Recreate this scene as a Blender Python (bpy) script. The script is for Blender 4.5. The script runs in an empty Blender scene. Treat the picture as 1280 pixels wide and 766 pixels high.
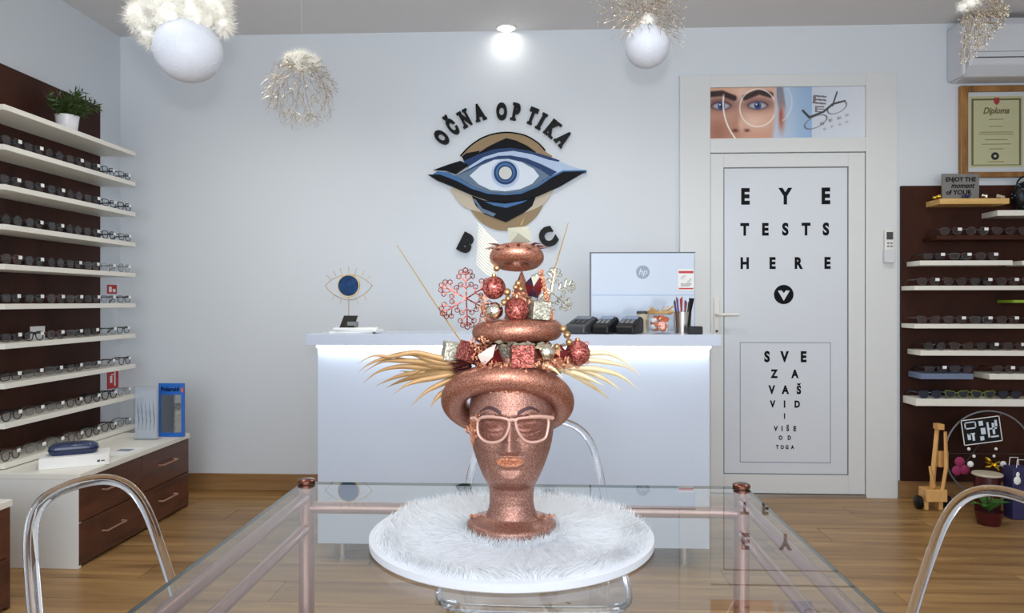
import bpy, bmesh, math, random
from mathutils import Vector, Matrix, noise
random.seed(7)
R = math.radians
scene = bpy.context.scene
COL = scene.collection

# ------------------------------------------------------------------ camera
F = 913.0                      # focal length in pixels of the 1280x766 frame
TH = math.atan(40.0 / F)       # small yaw to the left
SN, CS = math.sin(TH), math.cos(TH)
H = 1.13                       # eye height
cam = bpy.data.objects.new('camera', bpy.data.cameras.new('camera'))
COL.objects.link(cam)
cam.location = (0, 0, H)
cam.rotation_euler = (R(90), 0, TH)
cam.data.sensor_width = 36.0
cam.data.lens = 36.0 * F / 1280.0
cam.data.shift_y = -6.0 / 1280.0
cam.data.clip_start = 0.02
scene.camera = cam

# ------------------------------------------------------------------ world, lights, exposure
world = bpy.data.worlds.new('world'); scene.world = world
world.use_nodes = True
bg = world.node_tree.nodes['Background']
bg.inputs[0].default_value = (0.80, 0.88, 1.0, 1)
bg.inputs[1].default_value = 1.0
vs = scene.view_settings
vs.view_transform = 'Standard'; vs.look = 'None'
vs.exposure = 0.08; vs.gamma = 1.0; vs.use_curve_mapping = False
scene.cycles.max_bounces = 10
scene.cycles.transparent_max_bounces = 24
scene.cycles.caustics_reflective = False
scene.cycles.caustics_refractive = False

def lamp(name, kind, loc, power, color=(1, 1, 1), rot=(0, 0, 0), **kw):
    d = bpy.data.lights.new(name, kind); d.energy = power; d.color = color
    for k, v in kw.items(): setattr(d, k, v)
    o = bpy.data.objects.new(name, d); COL.objects.link(o)
    o.location = loc; o.rotation_euler = rot
    return o
# daylight entering by the shop window behind the camera
lamp('window_daylight', 'AREA', (0.3, -1.93, 1.45), 112, (0.86, 0.93, 1.0), (R(90), 0, 0), shape='RECTANGLE', size=4.4, size_y=2.2)
# the camera's own flash, just above the lens, its head tilted up
lamp('camera_flash', 'SPOT', (0.0, -0.03, H + 0.17), 85.0, (1.0, 0.98, 0.95), (R(115), 0, TH), shadow_soft_size=0.045, spot_size=R(92), spot_blend=1.0)
FILL_ROW_W = 27.0
SPOT_W = 1.1

# ------------------------------------------------------------------ pixel rays to points on real planes
def ray(x, y):
    u = (x - 640.0) / F; v = (377.0 - y) / F
    return -SN + u * CS, CS + u * SN, v
def W(x, y, Y):
    a, b, v = ray(x, y); t = Y / b
    return Vector((t * a, Y, H + t * v))
def WX(x, y, X):
    a, b, v = ray(x, y); t = X / a
    return Vector((X, t * b, H + t * v))
def WZ(x, y, Z):
    a, b, v = ray(x, y); t = (Z - H) / v
    return Vector((t * a, t * b, Z))

# ------------------------------------------------------------------ materials
def lin(c):
    c = c / 255.0
    return c / 12.92 if c <= 0.04045 else ((c + 0.055) / 1.055) ** 2.4
def rgb(r, g, b): return (lin(r), lin(g), lin(b), 1.0)
def newmat(name):
    m = bpy.data.materials.new(name); m.use_nodes = True
    nt = m.node_tree
    return m, nt, nt.nodes['Principled BSDF'], nt.nodes['Material Output']
def mat(name, col, rough=0.5, metal=0.0, var=0.06, scale=12.0, bump=0.0, bscale=200.0, spec=0.5, trans=0.0, emit=None, estr=0.0, coat=0.0):
    m, nt, p, out = newmat(name)
    N, L = nt.nodes, nt.links
    tc = N.new('ShaderNodeTexCoord')
    ns = N.new('ShaderNodeTexNoise'); ns.inputs['Scale'].default_value = scale; ns.inputs['Detail'].default_value = 3
    L.new(tc.outputs['Object'], ns.inputs['Vector'])
    mx = N.new('ShaderNodeMix'); mx.data_type = 'RGBA'
    c0 = [max(0, v * (1 - var)) for v in col[:3]] + [1]; c1 = [min(1, v * (1 + var)) for v in col[:3]] + [1]
    mx.inputs[6].default_value = c0; mx.inputs[7].default_value = c1
    L.new(ns.outputs[0], mx.inputs[0]); L.new(mx.outputs[2], p.inputs['Base Color'])
    p.inputs['Roughness'].default_value = rough; p.inputs['Metallic'].default_value = metal
    p.inputs['Specular IOR Level'].default_value = spec
    p.inputs['Transmission Weight'].default_value = trans
    p.inputs['Coat Weight'].default_value = coat
    if emit:
        p.inputs['Emission Color'].default_value = emit; p.inputs['Emission Strength'].default_value = estr
    if bump:
        n2 = N.new('ShaderNodeTexNoise'); n2.inputs['Scale'].default_value = bscale; n2.inputs['Detail'].default_value = 2
        L.new(tc.outputs['Object'], n2.inputs['Vector'])
        b = N.new('ShaderNodeBump'); b.inputs['Strength'].default_value = bump; b.inputs['Distance'].default_value = 0.002
        L.new(n2.outputs[0], b.inputs['Height']); L.new(b.outputs[0], p.inputs['Normal'])
    return m
def glitter(name, c1, c2, rough=0.35, metal=0.7, scale=900.0, bump=0.6):
    m, nt, p, out = newmat(name); N, L = nt.nodes, nt.links
    tc = N.new('ShaderNodeTexCoord'); vo = N.new('ShaderNodeTexVoronoi'); vo.inputs['Scale'].default_value = scale
    L.new(tc.outputs['Object'], vo.inputs['Vector'])
    sp = N.new('ShaderNodeSeparateColor'); L.new(vo.outputs['Color'], sp.inputs[0])
    mx = N.new('ShaderNodeMix'); mx.data_type = 'RGBA'; mx.inputs[6].default_value = c1; mx.inputs[7].default_value = c2
    pw = N.new('ShaderNodeMath'); pw.operation = 'POWER'; pw.inputs[1].default_value = 1.8
    L.new(sp.outputs[0], pw.inputs[0]); L.new(pw.outputs[0], mx.inputs[0]); L.new(mx.outputs[2], p.inputs['Base Color'])
    p.inputs['Metallic'].default_value = metal; p.inputs['Roughness'].default_value = rough
    b = N.new('ShaderNodeBump'); b.inputs['Strength'].default_value = bump; b.inputs['Distance'].default_value = 0.001
    L.new(sp.outputs[1], b.inputs['Height']); L.new(b.outputs[0], p.inputs['Normal'])
    return m
def wood(name, ca, cb, sx, sy, sz, rough=0.4, rand=0.0, bump=0.05, spec=0.5):
    m, nt, p, out = newmat(name); N, L = nt.nodes, nt.links
    g = N.new('ShaderNodeNewGeometry'); oi = N.new('ShaderNodeObjectInfo')
    mp = N.new('ShaderNodeMapping'); mp.inputs['Scale'].default_value = (sx, sy, sz)
    L.new(g.outputs['Position'], mp.inputs['Vector'])
    ad = N.new('ShaderNodeVectorMath'); ad.operation = 'ADD'
    ml = N.new('ShaderNodeMath'); ml.operation = 'MULTIPLY'; ml.inputs[1].default_value = 37.0 * (1 if rand else 0)
    L.new(oi.outputs['Random'], ml.inputs[0]); L.new(mp.outputs[0], ad.inputs[0]); L.new(ml.outputs[0], ad.inputs[1])
    n1 = N.new('ShaderNodeTexNoise'); n1.inputs['Scale'].default_value = 1.0; n1.inputs['Detail'].default_value = 6; n1.inputs['Roughness'].default_value = 0.62
    n1.inputs['Distortion'].default_value = 0.6
    L.new(ad.outputs[0], n1.inputs['Vector'])
    cr = N.new('ShaderNodeValToRGB'); cr.color_ramp.elements[0].position = 0.32; cr.color_ramp.elements[1].position = 0.68
    cr.color_ramp.elements[0].color = ca; cr.color_ramp.elements[1].color = cb
    L.new(n1.outputs[0], cr.inputs[0])
    hs = N.new('ShaderNodeHueSaturation')
    mr = N.new('ShaderNodeMapRange'); mr.inputs[3].default_value = 1 - rand; mr.inputs[4].default_value = 1 + rand
    L.new(oi.outputs['Random'], mr.inputs[0]); L.new(mr.outputs[0], hs.inputs['Value']); L.new(cr.outputs[0], hs.inputs['Color'])
    L.new(hs.outputs[0], p.inputs['Base Color'])
    p.inputs['Roughness'].default_value = rough; p.inputs['Specular IOR Level'].default_value = spec
    b = N.new('ShaderNodeBump'); b.inputs['Strength'].default_value = bump; b.inputs['Distance'].default_value = 0.002
    L.new(n1.outputs[0], b.inputs['Height']); L.new(b.outputs[0], p.inputs['Normal'])
    return m
def thin_glass(name, tint=(1, 1, 1, 1), ior=1.5, gain=1.0, base=0.0, rough=0.0):
    m, nt, p, out = newmat(name); N, L = nt.nodes, nt.links
    N.remove(p)
    tr = N.new('ShaderNodeBsdfTransparent'); tr.inputs[0].default_value = tint
    gl = N.new('ShaderNodeBsdfGlossy'); gl.inputs['Roughness'].default_value = rough
    fr = N.new('ShaderNodeFresnel'); fr.inputs[0].default_value = ior
    ma = N.new('ShaderNodeMath'); ma.operation = 'MULTIPLY_ADD'; ma.inputs[1].default_value = gain; ma.inputs[2].default_value = base; ma.use_clamp = True
    ge = N.new('ShaderNodeNewGeometry'); fx = N.new('ShaderNodeMath'); fx.operation = 'SUBTRACT'; fx.inputs[0].default_value = 1.0
    L.new(ge.outputs['Backfacing'], fx.inputs[1])          # only the entering face reflects
    mu = N.new('ShaderNodeMath'); mu.operation = 'MULTIPLY'; L.new(fx.outputs[0], mu.inputs[1])
    L.new(fr.outputs[0], ma.inputs[0]); L.new(ma.outputs[0], mu.inputs[0]); ma = mu
    ms = N.new('ShaderNodeMixShader'); L.new(ma.outputs[0], ms.inputs[0]); L.new(tr.outputs[0], ms.inputs[1]); L.new(gl.outputs[0], ms.inputs[2])
    L.new(ms.outputs[0], out.inputs[0])
    return m
def solid_glass(name, col=(1, 1, 1, 1), ior=1.49):
    m, nt, p, out = newmat(name); N, L = nt.nodes, nt.links
    p.inputs['Base Color'].default_value = col; p.inputs['Roughness'].default_value = 0.03
    p.inputs['Transmission Weight'].default_value = 1.0; p.inputs['IOR'].default_value = ior
    return m
def vcol_mat(name, rough=0.35):
    m, nt, p, out = newmat(name)
    a = nt.nodes.new('ShaderNodeAttribute'); a.attribute_name = 'print'
    nt.links.new(a.outputs['Color'], p.inputs['Base Color']); p.inputs['Roughness'].default_value = rough
    return m
def lit(name, col, strength):
    m, nt, p, out = newmat(name); N, L = nt.nodes, nt.links
    N.remove(p); e = N.new('ShaderNodeEmission'); e.inputs[0].default_value = col; e.inputs[1].default_value = strength
    L.new(e.outputs[0], out.inputs[0]); return m

M = {}
M['wall'] = mat('wall_paint', rgb(217, 223, 229), 0.6, var=0.012, scale=2.0, bump=0.04, bscale=160)
M['ceil'] = mat('ceiling_paint', rgb(222, 220, 219), 0.8, var=0.01, scale=2.0)
M['floorbase'] = mat('floor_grout', rgb(96, 76, 52), 0.7)
M['plank'] = wood('plank_tile', rgb(120, 86, 48), rgb(176, 138, 88), 1.1, 14.0, 14.0, 0.34, 0.07, 0.04)
M['skirt'] = wood('skirting_wood', rgb(128, 94, 58), rgb(165, 128, 84), 1.2, 18.0, 18.0, 0.35)
M['panel'] = wood('dark_panel_wood', rgb(44, 22, 15), rgb(74, 41, 29), 2.2, 2.2, 1.1, 0.5, 0.0, 0.03, 0.15)
M['drawer'] = wood('dark_drawer_wood', rgb(66, 36, 25), rgb(106, 62, 44), 2.5, 2.5, 14.0, 0.35, 0.05, 0.03)
M['white'] = mat('white_laminate', rgb(232, 231, 226), 0.35, var=0.02, scale=6)
M['shelfw'] = mat('shelf_white', rgb(233, 230, 220), 0.4, var=0.02, scale=6)
M['shelfgrey'] = mat('shelf_blue_grey', rgb(110, 122, 150), 0.4, var=0.02)
M['shelfgreen'] = mat('shelf_green', rgb(140, 170, 50), 0.4, var=0.02)
M['shelfyellow'] = wood('shelf_pine', rgb(205, 160, 90), rgb(232, 196, 128), 2, 20, 20, 0.4)
M['upvc'] = mat('door_plastic', rgb(220, 223, 223), 0.3, var=0.01, scale=4)
M['doorpanel'] = mat('door_panel_white', rgb(216, 222, 230), 0.22, var=0.01, scale=3)
M['gasket'] = mat('dark_gasket', rgb(120, 124, 128), 0.5)
M['black'] = mat('black_plastic', rgb(12, 12, 14), 0.4, var=0.1, spec=0.3)
M['ink'] = mat('black_vinyl', rgb(8, 9, 16), 0.55, var=0.1, spec=0.15)
M['letter'] = mat('black_acrylic', rgb(8, 8, 11), 0.5, var=0.1, spec=0.2)
M['tan'] = mat('tan_acrylic', rgb(150, 128, 96), 0.5, var=0.04, spec=0.25)
M['beige'] = mat('beige_acrylic', rgb(196, 184, 164), 0.5, var=0.04, spec=0.25)
M['navy'] = mat('navy_acrylic', rgb(28, 58, 104), 0.5, var=0.12, scale=30, spec=0.25)
M['blue'] = mat('blue_acrylic', rgb(66, 110, 160), 0.5, var=0.12, scale=30, spec=0.25)
M['pale'] = mat('pale_blue_acrylic', rgb(178, 198, 226), 0.5, var=0.05, scale=25, spec=0.25)
M['eyewhite'] = mat('eye_white_acrylic', rgb(214, 224, 236), 0.5, var=0.02, spec=0.25)
M['pupil'] = mat('pale_grey_acrylic', rgb(206, 208, 204), 0.5, var=0.03, spec=0.25)
M['steel'] = mat('slate_acrylic', rgb(96, 118, 142), 0.5, var=0.05, spec=0.25)
M['counter'] = mat('counter_gloss_white', rgb(203, 215, 233), 0.16, var=0.01, scale=3)
M['countertop'] = mat('counter_top_grey', rgb(196, 206, 224), 0.25, var=0.02, scale=4)
M['led'] = lit('led_strip_light', (0.9, 0.95, 1.0, 1), 14.0)
M['lamp'] = lit('downlight_glow', (1.0, 0.97, 0.90, 1), 18.0)
M['chrome'] = mat('chrome', rgb(225, 226, 230), 0.08, 1.0, var=0.0)
M['brushed'] = mat('brushed_metal', rgb(190, 184, 178), 0.28, 1.0, var=0.03)
M['handlemetal'] = mat('warm_metal', rgb(196, 152, 132), 0.3, 0.9, var=0.03)
M['copperpaint'] = mat('rose_metal_tube', rgb(190, 152, 142), 0.26, 0.75, var=0.05, scale=30)
M['copperdark'] = mat('copper_cap', rgb(120, 76, 64), 0.25, 0.9, var=0.05)
M['glass'] = thin_glass('table_glass', (0.96, 0.98, 0.97, 1), 1.5, 1.55, 0.03)
M['glassedge'] = mat('glass_edge_green', rgb(38, 58, 46), 0.15, var=0.05)
M['acryl'] = thin_glass('clear_plastic', (0.95, 0.955, 0.965, 1), 1.49, 1.2, 0.075, 0.05)
M['acrylrim'] = solid_glass('clear_plastic_rim', (0.97, 0.98, 1, 1))
M['lens'] = thin_glass('spectacle_lens', (0.93, 0.94, 0.95, 1), 1.5, 1.0, 0.03)
M['lensrose'] = thin_glass('rose_lens', (0.93, 0.86, 0.86, 1), 1.5, 1.0, 0.02)
M['darklens'] = mat('dark_lens', rgb(30, 34, 46), 0.08, var=0.1)
M['copper'] = glitter('copper_glitter_paint', rgb(146, 98, 84), rgb(204, 160, 144), 0.42, 0.7, 800, 0.3)
M['copperring'] = glitter('copper_ring_paint', rgb(150, 92, 74), rgb(214, 158, 136), 0.36, 0.75, 800, 0.22)
M['redglit'] = glitter('rose_glitter', rgb(104, 34, 30), rgb(226, 132, 120), 0.4, 0.6, 420, 0.9)
M['silglit'] = glitter('silver_glitter', rgb(138, 134, 118), rgb(232, 230, 214), 0.4, 0.6, 420, 0.8)
M['silver'] = mat('mirror_silver', rgb(226, 222, 208), 0.06, 1.0, var=0.0)
M['gold'] = mat('gold_satin', rgb(194, 156, 112), 0.33, 0.9, var=0.05)
M['goldwire'] = mat('gold_wire', rgb(206, 176, 120), 0.3, 0.9, var=0.05)
M['foil'] = mat('orange_copper_foil', rgb(230, 160, 126), 0.28, 0.5, var=0.35, scale=260, bump=0.9, bscale=500)
M['brow'] = mat('brow_paint', rgb(84, 54, 56), 0.5, 0.3, var=0.2, scale=400)
M['gemred'] = mat('burgundy_facet', rgb(120, 42, 44), 0.18, 0.5, var=0.1)
M['gemwhite'] = mat('white_facet', rgb(240, 222, 214), 0.2, 0.1, var=0.03)
M['gemdark'] = mat('violet_facet', rgb(58, 38, 62), 0.15, 0.4, var=0.1)
M['gempale'] = mat('champagne_facet', rgb(196, 196, 178), 0.25, 0.25, var=0.05)
M['palm'] = mat('gilded_palm', rgb(160, 124, 80), 0.42, 0.35, var=0.25, scale=60)
M['palmpale'] = mat('pale_gilded_palm', rgb(206, 184, 144), 0.42, 0.3, var=0.2, scale=60)
M['quill'] = mat('cream_quill', rgb(238, 226, 200), 0.5, var=0.05)
M['leafsil'] = mat('silver_leaf', rgb(176, 170, 148), 0.35, 0.5, var=0.2, scale=80)
M['twigred'] = mat('burgundy_twig', rgb(92, 40, 38), 0.4, 0.3, var=0.2)
M['frame_rose'] = mat('rose_frame', rgb(222, 176, 160), 0.3, 0.35, var=0.06)
M['fur'] = mat('white_fur', rgb(247, 249, 252), 0.8, var=0.02)
M['board'] = mat('white_foam_board', rgb(236, 240, 248), 0.5, var=0.02)
M['foam'] = mat('white_sparkle_ball', rgb(212, 218, 229), 0.5, var=0.03, scale=60, bump=0.7, bscale=120)
M['cotton'] = mat('cream_cotton', rgb(250, 248, 240), 0.9, var=0.04)
M['twig'] = glitter('glitter_twig', rgb(138, 118, 98), rgb(250, 240, 220), 0.4, 0.5, 300, 0.3)
M['sparkle'] = mat('sparkle_bit', rgb(255, 250, 235), 0.1, 0.3, var=0.0)
M['string'] = mat('nylon_thread', rgb(220, 220, 220), 0.4)
M['pot'] = mat('white_ceramic', rgb(232, 232, 236), 0.25, var=0.02)
M['leaf'] = mat('dark_green_leaf', rgb(52, 74, 22), 0.5, var=0.4, scale=40)
M['soil'] = mat('soil', rgb(40, 30, 22), 0.9)
M['red'] = mat('red_sign', rgb(196, 34, 36), 0.4, var=0.03)
M['paper'] = mat('white_paper', rgb(240, 240, 238), 0.6, var=0.02)
M['polblue'] = mat('blue_card', rgb(36, 104, 196), 0.35, var=0.04)
M['mirror'] = mat('mirror_glass', rgb(170, 172, 172), 0.05, 0.9, var=0.0)
M['orange'] = mat('orange_print', rgb(226, 110, 40), 0.4)
M['caseblue'] = mat('navy_case', rgb(24, 42, 82), 0.25, var=0.1, coat=0.4)
M['acwhite'] = mat('white_appliance', rgb(214, 217, 222), 0.35, var=0.01)
M['darkgrey'] = mat('dark_grey', rgb(62, 64, 68), 0.4)
M['screen'] = mat('lcd_screen', rgb(120, 136, 160), 0.2)
M['goldframe'] = wood('gilt_frame_wood', rgb(112, 74, 34), rgb(170, 122, 62), 10, 10, 3, 0.35)
M['cream'] = mat('cream_paper', rgb(226, 220, 168), 0.6, var=0.03)
M['olive'] = mat('olive_print', rgb(122, 104, 42), 0.6)
M['plaque'] = mat('grey_plaque', rgb(124, 122, 118), 0.6, var=0.12, scale=30)
M['beech'] = wood('beech_wood', rgb(206, 150, 84), rgb(234, 186, 120), 20, 20, 6, 0.45)
M['hp'] = mat('monitor_shell', rgb(190, 202, 219), 0.12, var=0.01)
M['hpgrey'] = mat('logo_grey', rgb(112, 122, 136), 0.3, 0.3)
M['mirrorblue'] = mat('blue_mirror', rgb(44, 78, 126), 0.12, 0.6, var=0.7, scale=55)
M['straw'] = mat('straw', rgb(196, 160, 104), 0.7, var=0.25, scale=60)
M['candy'] = mat('orange_candy', rgb(224, 110, 36), 0.35, var=0.2, scale=80)
M['cup'] = mat('cream_cup', rgb(226, 216, 188), 0.5)
M['pink'] = mat('magenta_felt', rgb(150, 44, 88), 0.7, var=0.1)
M['darkred'] = mat('dark_red_glaze', rgb(70, 14, 20), 0.3, var=0.1)
M['goldbow'] = mat('gold_foil', rgb(226, 186, 64), 0.2, 0.9, var=0.1)
M['green'] = mat('green_leaf', rgb(70, 120, 50), 0.5, var=0.2, scale=30)
M['navycloth'] = mat('navy_cloth', rgb(44, 40, 84), 0.6, var=0.2)
M['print'] = vcol_mat('transom_print')
PENC = [mat('pen_%s' % n, c, 0.35) for n, c in (('navy', rgb(36, 40, 96)), ('purple', rgb(96, 60, 140)), ('red', rgb(170, 40, 40)), ('brown', rgb(150, 90, 50)), ('black', rgb(24, 24, 28)))]
FR = [mat('spectacle_%s' % n, c, 0.3, mt) for n, c, mt in (('black', rgb(18, 18, 20), 0), ('brown', rgb(70, 44, 34), 0), ('metal', rgb(120, 112, 104), 0.8), ('navy', rgb(30, 40, 70), 0), ('green', rgb(108, 124, 60), 0), ('grey', rgb(96, 98, 102), 0.2))]

# ------------------------------------------------------------------ mesh building
def world_loc(o):
    v = Vector((0, 0, 0))
    while o: v += o.location; o = o.parent
    return v
class MB:
    def __init__(s): s.v = []; s.f = []
    def add(s, vs, fs, mtx=None):
        b = len(s.v)
        s.v += [(mtx @ Vector(p)) if mtx else Vector(p) for p in vs]
        s.f += [tuple(i + b for i in q) for q in fs]; return s
    def box(s, c, d, mtx=None):
        x, y, z = (k / 2 for k in d); c = Vector(c)
        vs = [c + Vector((i * x, j * y, k * z)) for i in (-1, 1) for j in (-1, 1) for k in (-1, 1)]
        return s.add(vs, [(0, 1, 3, 2), (4, 6, 7, 5), (0, 4, 5, 1), (2, 3, 7, 6), (0, 2, 6, 4), (1, 5, 7, 3)], mtx)
    def bb(s, x0, x1, y0, y1, z0, z1, mtx=None):
        return s.box(((x0 + x1) / 2, (y0 + y1) / 2, (z0 + z1) / 2), (abs(x1 - x0), abs(y1 - y0), abs(z1 - z0)), mtx)
    def tube(s, pts, r, n=8, closed=False, cap=True, flat=None):
        pts = [Vector(p) for p in pts]; m = len(pts)
        rr = r if isinstance(r, (list, tuple)) else [r] * m
        b = len(s.v); prev = None
        for i, p in enumerate(pts):
            if closed: t = pts[(i + 1) % m] - pts[i - 1]
            else: t = pts[min(i + 1, m - 1)] - pts[max(i - 1, 0)]
            if t.length < 1e-9: t = Vector((0, 0, 1))
            t.normalize()
            if prev is None:
                up = Vector((0, 0, 1)) if abs(t.z) < 0.9 else Vector((1, 0, 0))
                a = t.cross(up).normalized()
            else:
                a = (prev - t * prev.dot(t))
                a = a.normalized() if a.length > 1e-6 else t.orthogonal().normalized()
            prev = a; bn = t.cross(a)
            for k in range(n):
                an = 2 * math.pi * k / n
                s.v.append(p + a * (rr[i] * math.cos(an)) + bn * (rr[i] * math.sin(an) * (flat or 1)))
        for i in range(m if closed else m - 1):
            j = (i + 1) % m
            for k in range(n):
                l = (k + 1) % n
                s.f.append((b + i * n + k, b + i * n + l, b + j * n + l, b + j * n + k))
        if cap and not closed:
            s.f.append(tuple(b + k for k in reversed(range(n)))); s.f.append(tuple(b + (m - 1) * n + k for k in range(n)))
        return s
    def lathe(s, prof, n=24, c=(0, 0, 0), mtx=None):
        b = len(s.v); c = Vector(c); m = len(prof)
        for r, z in prof:
            for k in range(n):
                a = 2 * math.pi * k / n; p = c + Vector((r * math.cos(a), r * math.sin(a), z))
                s.v.append(mtx @ p if mtx else p)
        for i in range(m - 1):
            for k in range(n):
                l = (k + 1) % n
                s.f.append((b + i * n + k, b + i * n + l, b + (i + 1) * n + l, b + (i + 1) * n + k))
        s.f.append(tuple(b + k for k in reversed(range(n)))); s.f.append(tuple(b + (m - 1) * n + k for k in range(n)))
        return s
    def ball(s, c, r, n=20, m=12, sc=(1, 1, 1), jit=0.0, jf=8.0):
        c = Vector(c); b = len(s.v)
        for i in range(m + 1):
            th = math.pi * i / m
            for k in range(n):
                a = 2 * math.pi * k / n
                d = Vector((math.sin(th) * math.cos(a) * sc[0], math.sin(th) * math.sin(a) * sc[1], math.cos(th) * sc[2]))
                q = r
                if jit: q = r * (1 + jit * noise.noise((c + d * r) * jf))
                s.v.append(c + d * q)
        for i in range(m):
            for k in range(n):
                l = (k + 1) % n
                s.f.append((b + i * n + k, b + (i + 1) * n + k, b + (i + 1) * n + l, b + i * n + l))
        return s
    def torus(s, c, R_, r, n=64, m=20, mtx=None):
        b = len(s.v); c = Vector(c)
        for i in range(n):
            a = 2 * math.pi * i / n
            for k in range(m):
                q = 2 * math.pi * k / m
                p = Vector(((R_ + r * math.cos(q)) * math.cos(a), (R_ + r * math.cos(q)) * math.sin(a), r * math.sin(q)))
                s.v.append(c + (mtx @ p if mtx else p))
        for i in range(n):
            for k in range(m):
                i2, k2 = (i + 1) % n, (k + 1) % m
                s.f.append((b + i * m + k, b + i2 * m + k, b + i2 * m + k2, b + i * m + k2))
        return s
    def prism(s, poly, y0, y1):           # poly of (X, Z), front at y0 (towards the camera), back at y1
        n = len(poly); b = len(s.v)
        area = sum(poly[i][0] * poly[(i + 1) % n][1] - poly[(i + 1) % n][0] * poly[i][1] for i in range(n))
        if area < 0: poly = poly[::-1]
        s.v += [Vector((x, y0, z)) for x, z in poly] + [Vector((x, y1, z)) for x, z in poly]
        s.f.append(tuple(b + i for i in range(n))); s.f.append(tuple(b + n + i for i in reversed(range(n))))
        for i in range(n):
            j = (i + 1) % n; s.f.append((b + i, b + n + i, b + n + j, b + j))
        return s
    def build(s, name, m, parent=None, smooth=40, bevel=0.0, origin=None):
        me = bpy.data.meshes.new(name)
        if parent is not None: off = world_loc(parent)
        elif origin is not None: off = Vector(origin)
        else:
            xs = [p.x for p in s.v]; ys = [p.y for p in s.v]; zs = [p.z for p in s.v]
            off = Vector(((min(xs) + max(xs)) / 2, (min(ys) + max(ys)) / 2, min(zs)))
        me.from_pydata([tuple(p - off) for p in s.v], [], s.f)
        me.materials.append(M[m] if isinstance(m, str) else m)
        if smooth:
            me.polygons.foreach_set('use_smooth', [True] * len(me.polygons))
            me.set_sharp_from_angle(angle=R(smooth))
        me.update()
        o = bpy.data.objects.new(name, me); COL.objects.link(o)
        if parent is not None: o.parent = parent
        else: o.location = off
        if bevel:
            bm_ = o.modifiers.new('bevel', 'BEVEL'); bm_.width = bevel; bm_.segments = 2; bm_.limit_method = 'ANGLE'
        return o
def tag(o, label, cat, group=None, kind=None):
    o['label'] = label
    if cat: o['category'] = cat
    if group: o['group'] = group
    if kind: o['kind'] = kind
    return o
def thing(name, label, cat, loc=(0, 0, 0), group=None, rotz=0.0):
    o = bpy.data.objects.new(name, None); COL.objects.link(o)
    o.location = loc; o.rotation_euler = (0, 0, rotz); o.empty_display_size = 0.05
    return tag(o, label, cat, group)
def struct(o): o['kind'] = 'structure'; return o
def copy_tree(o, parent=None):
    c = o.copy(); COL.objects.link(c); c.parent = parent
    for ch in list(o.children): copy_tree(ch, c)
    return c
def sm(pts, k=5, closed=True):            # Catmull-Rom smoothing of a point list
    pts = [Vector(p) for p in pts]; n = len(pts); out = []
    for i in range(n if closed else n - 1):
        g = (lambda j: pts[j % n]) if closed else (lambda j: pts[max(0, min(n - 1, j))])
        p0, p1, p2, p3 = g(i - 1), g(i), g(i + 1), g(i + 2)
        for q in range(k):
            t = q / k
            out.append(0.5 * ((2 * p1) + (p2 - p0) * t + (2 * p0 - 5 * p1 + 4 * p2 - p3) * t * t + (3 * p1 - p0 - 3 * p2 + p3) * t ** 3))
    if not closed: out.append(pts[-1])
    return out

# text as mesh: local x right, y up, thickness along z
_tc = {}
def _raw(body, bold, shear):
    key = (body, bold, shear)
    if key in _tc: return _tc[key]
    cu = bpy.data.curves.new('text', 'FONT'); cu.body = body; cu.size = 1.0; cu.offset = bold; cu.shear = shear
    cu.extrude = 0.5; cu.resolution_u = 4; cu.align_x = 'LEFT'
    o = bpy.data.objects.new('text', cu); COL.objects.link(o)
    dg = bpy.context.evaluated_depsgraph_get()
    me = bpy.data.meshes.new_from_object(o.evaluated_get(dg))
    vs = [v.co.copy() for v in me.vertices]; fs = [tuple(p.vertices) for p in me.polygons]
    bpy.data.objects.remove(o); bpy.data.curves.remove(cu); bpy.data.meshes.remove(me)
    _tc[key] = (vs, fs); return vs, fs
def put_text(mb, body, x, z, h, y0, depth, bold=0.02, xs=1.0, rot=0.0, shear=0.0, width=None, mtx=None):
    """text centred on x, cap letters from z to z+h (before rotation about the letters' centre), front at y0, towards -Y"""
    e, _ = _raw('E', bold, 0.0); eb = min(v.y for v in e); eh = max(v.y for v in e) - eb
    vs, fs = _raw(body, bold, shear)
    if not vs: return
    x0 = min(v.x for v in vs); x1 = max(v.x for v in vs); cx = (x0 + x1) / 2; k = h / eh
    kx = k * xs if width is None else width / (x1 - x0)
    out = []
    c, s_ = math.cos(rot), math.sin(rot)
    for v in vs:
        a = (v.x - cx) * kx; b = (v.y - eb) * k - h / 2
        out.append(Vector((x + a * c - b * s_, y0 + depth * (0.5 - v.z), z + h / 2 + a * s_ + b * c)))
    mb.add(out, fs, mtx)

def blades(mb, n, pick, length, width, bend=0.4, grav=0.0, seg=3):
    """hair-like tapered strips; pick() returns root point and direction"""
    for _ in range(n):
        p, d = pick(); d = d.normalized(); L_ = length * random.uniform(0.55, 1.15)
        side = d.cross(Vector((random.uniform(-1, 1), random.uniform(-1, 1), random.uniform(-1, 1))))
        if side.length < 1e-4: continue
        side.normalize(); cv = Vector((random.uniform(-1, 1), random.uniform(-1, 1), random.uniform(-1, 1))) * bend
        b = len(mb.v)
        for i in range(seg + 1):
            t = i / seg; q = p + d * (L_ * t) + cv * (L_ * t * t) + Vector((0, 0, -grav * L_ * t * t))
            if i == seg: mb.v.append(q)
            else:
                w = width * (1 - t * 0.8) / 2; mb.v.append(q - side * w); mb.v.append(q + side * w)
        for i in range(seg - 1): mb.f.append((b + 2 * i, b + 2 * i + 1, b + 2 * i + 3, b + 2 * i + 2))
        mb.f.append((b + 2 * seg - 2, b + 2 * seg - 1, b + 2 * seg))
def rv():
    while True:
        v = Vector((random.uniform(-1, 1), random.uniform(-1, 1), random.uniform(-1, 1)))
        if 0.05 < v.length < 1: return v.normalized()

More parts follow.
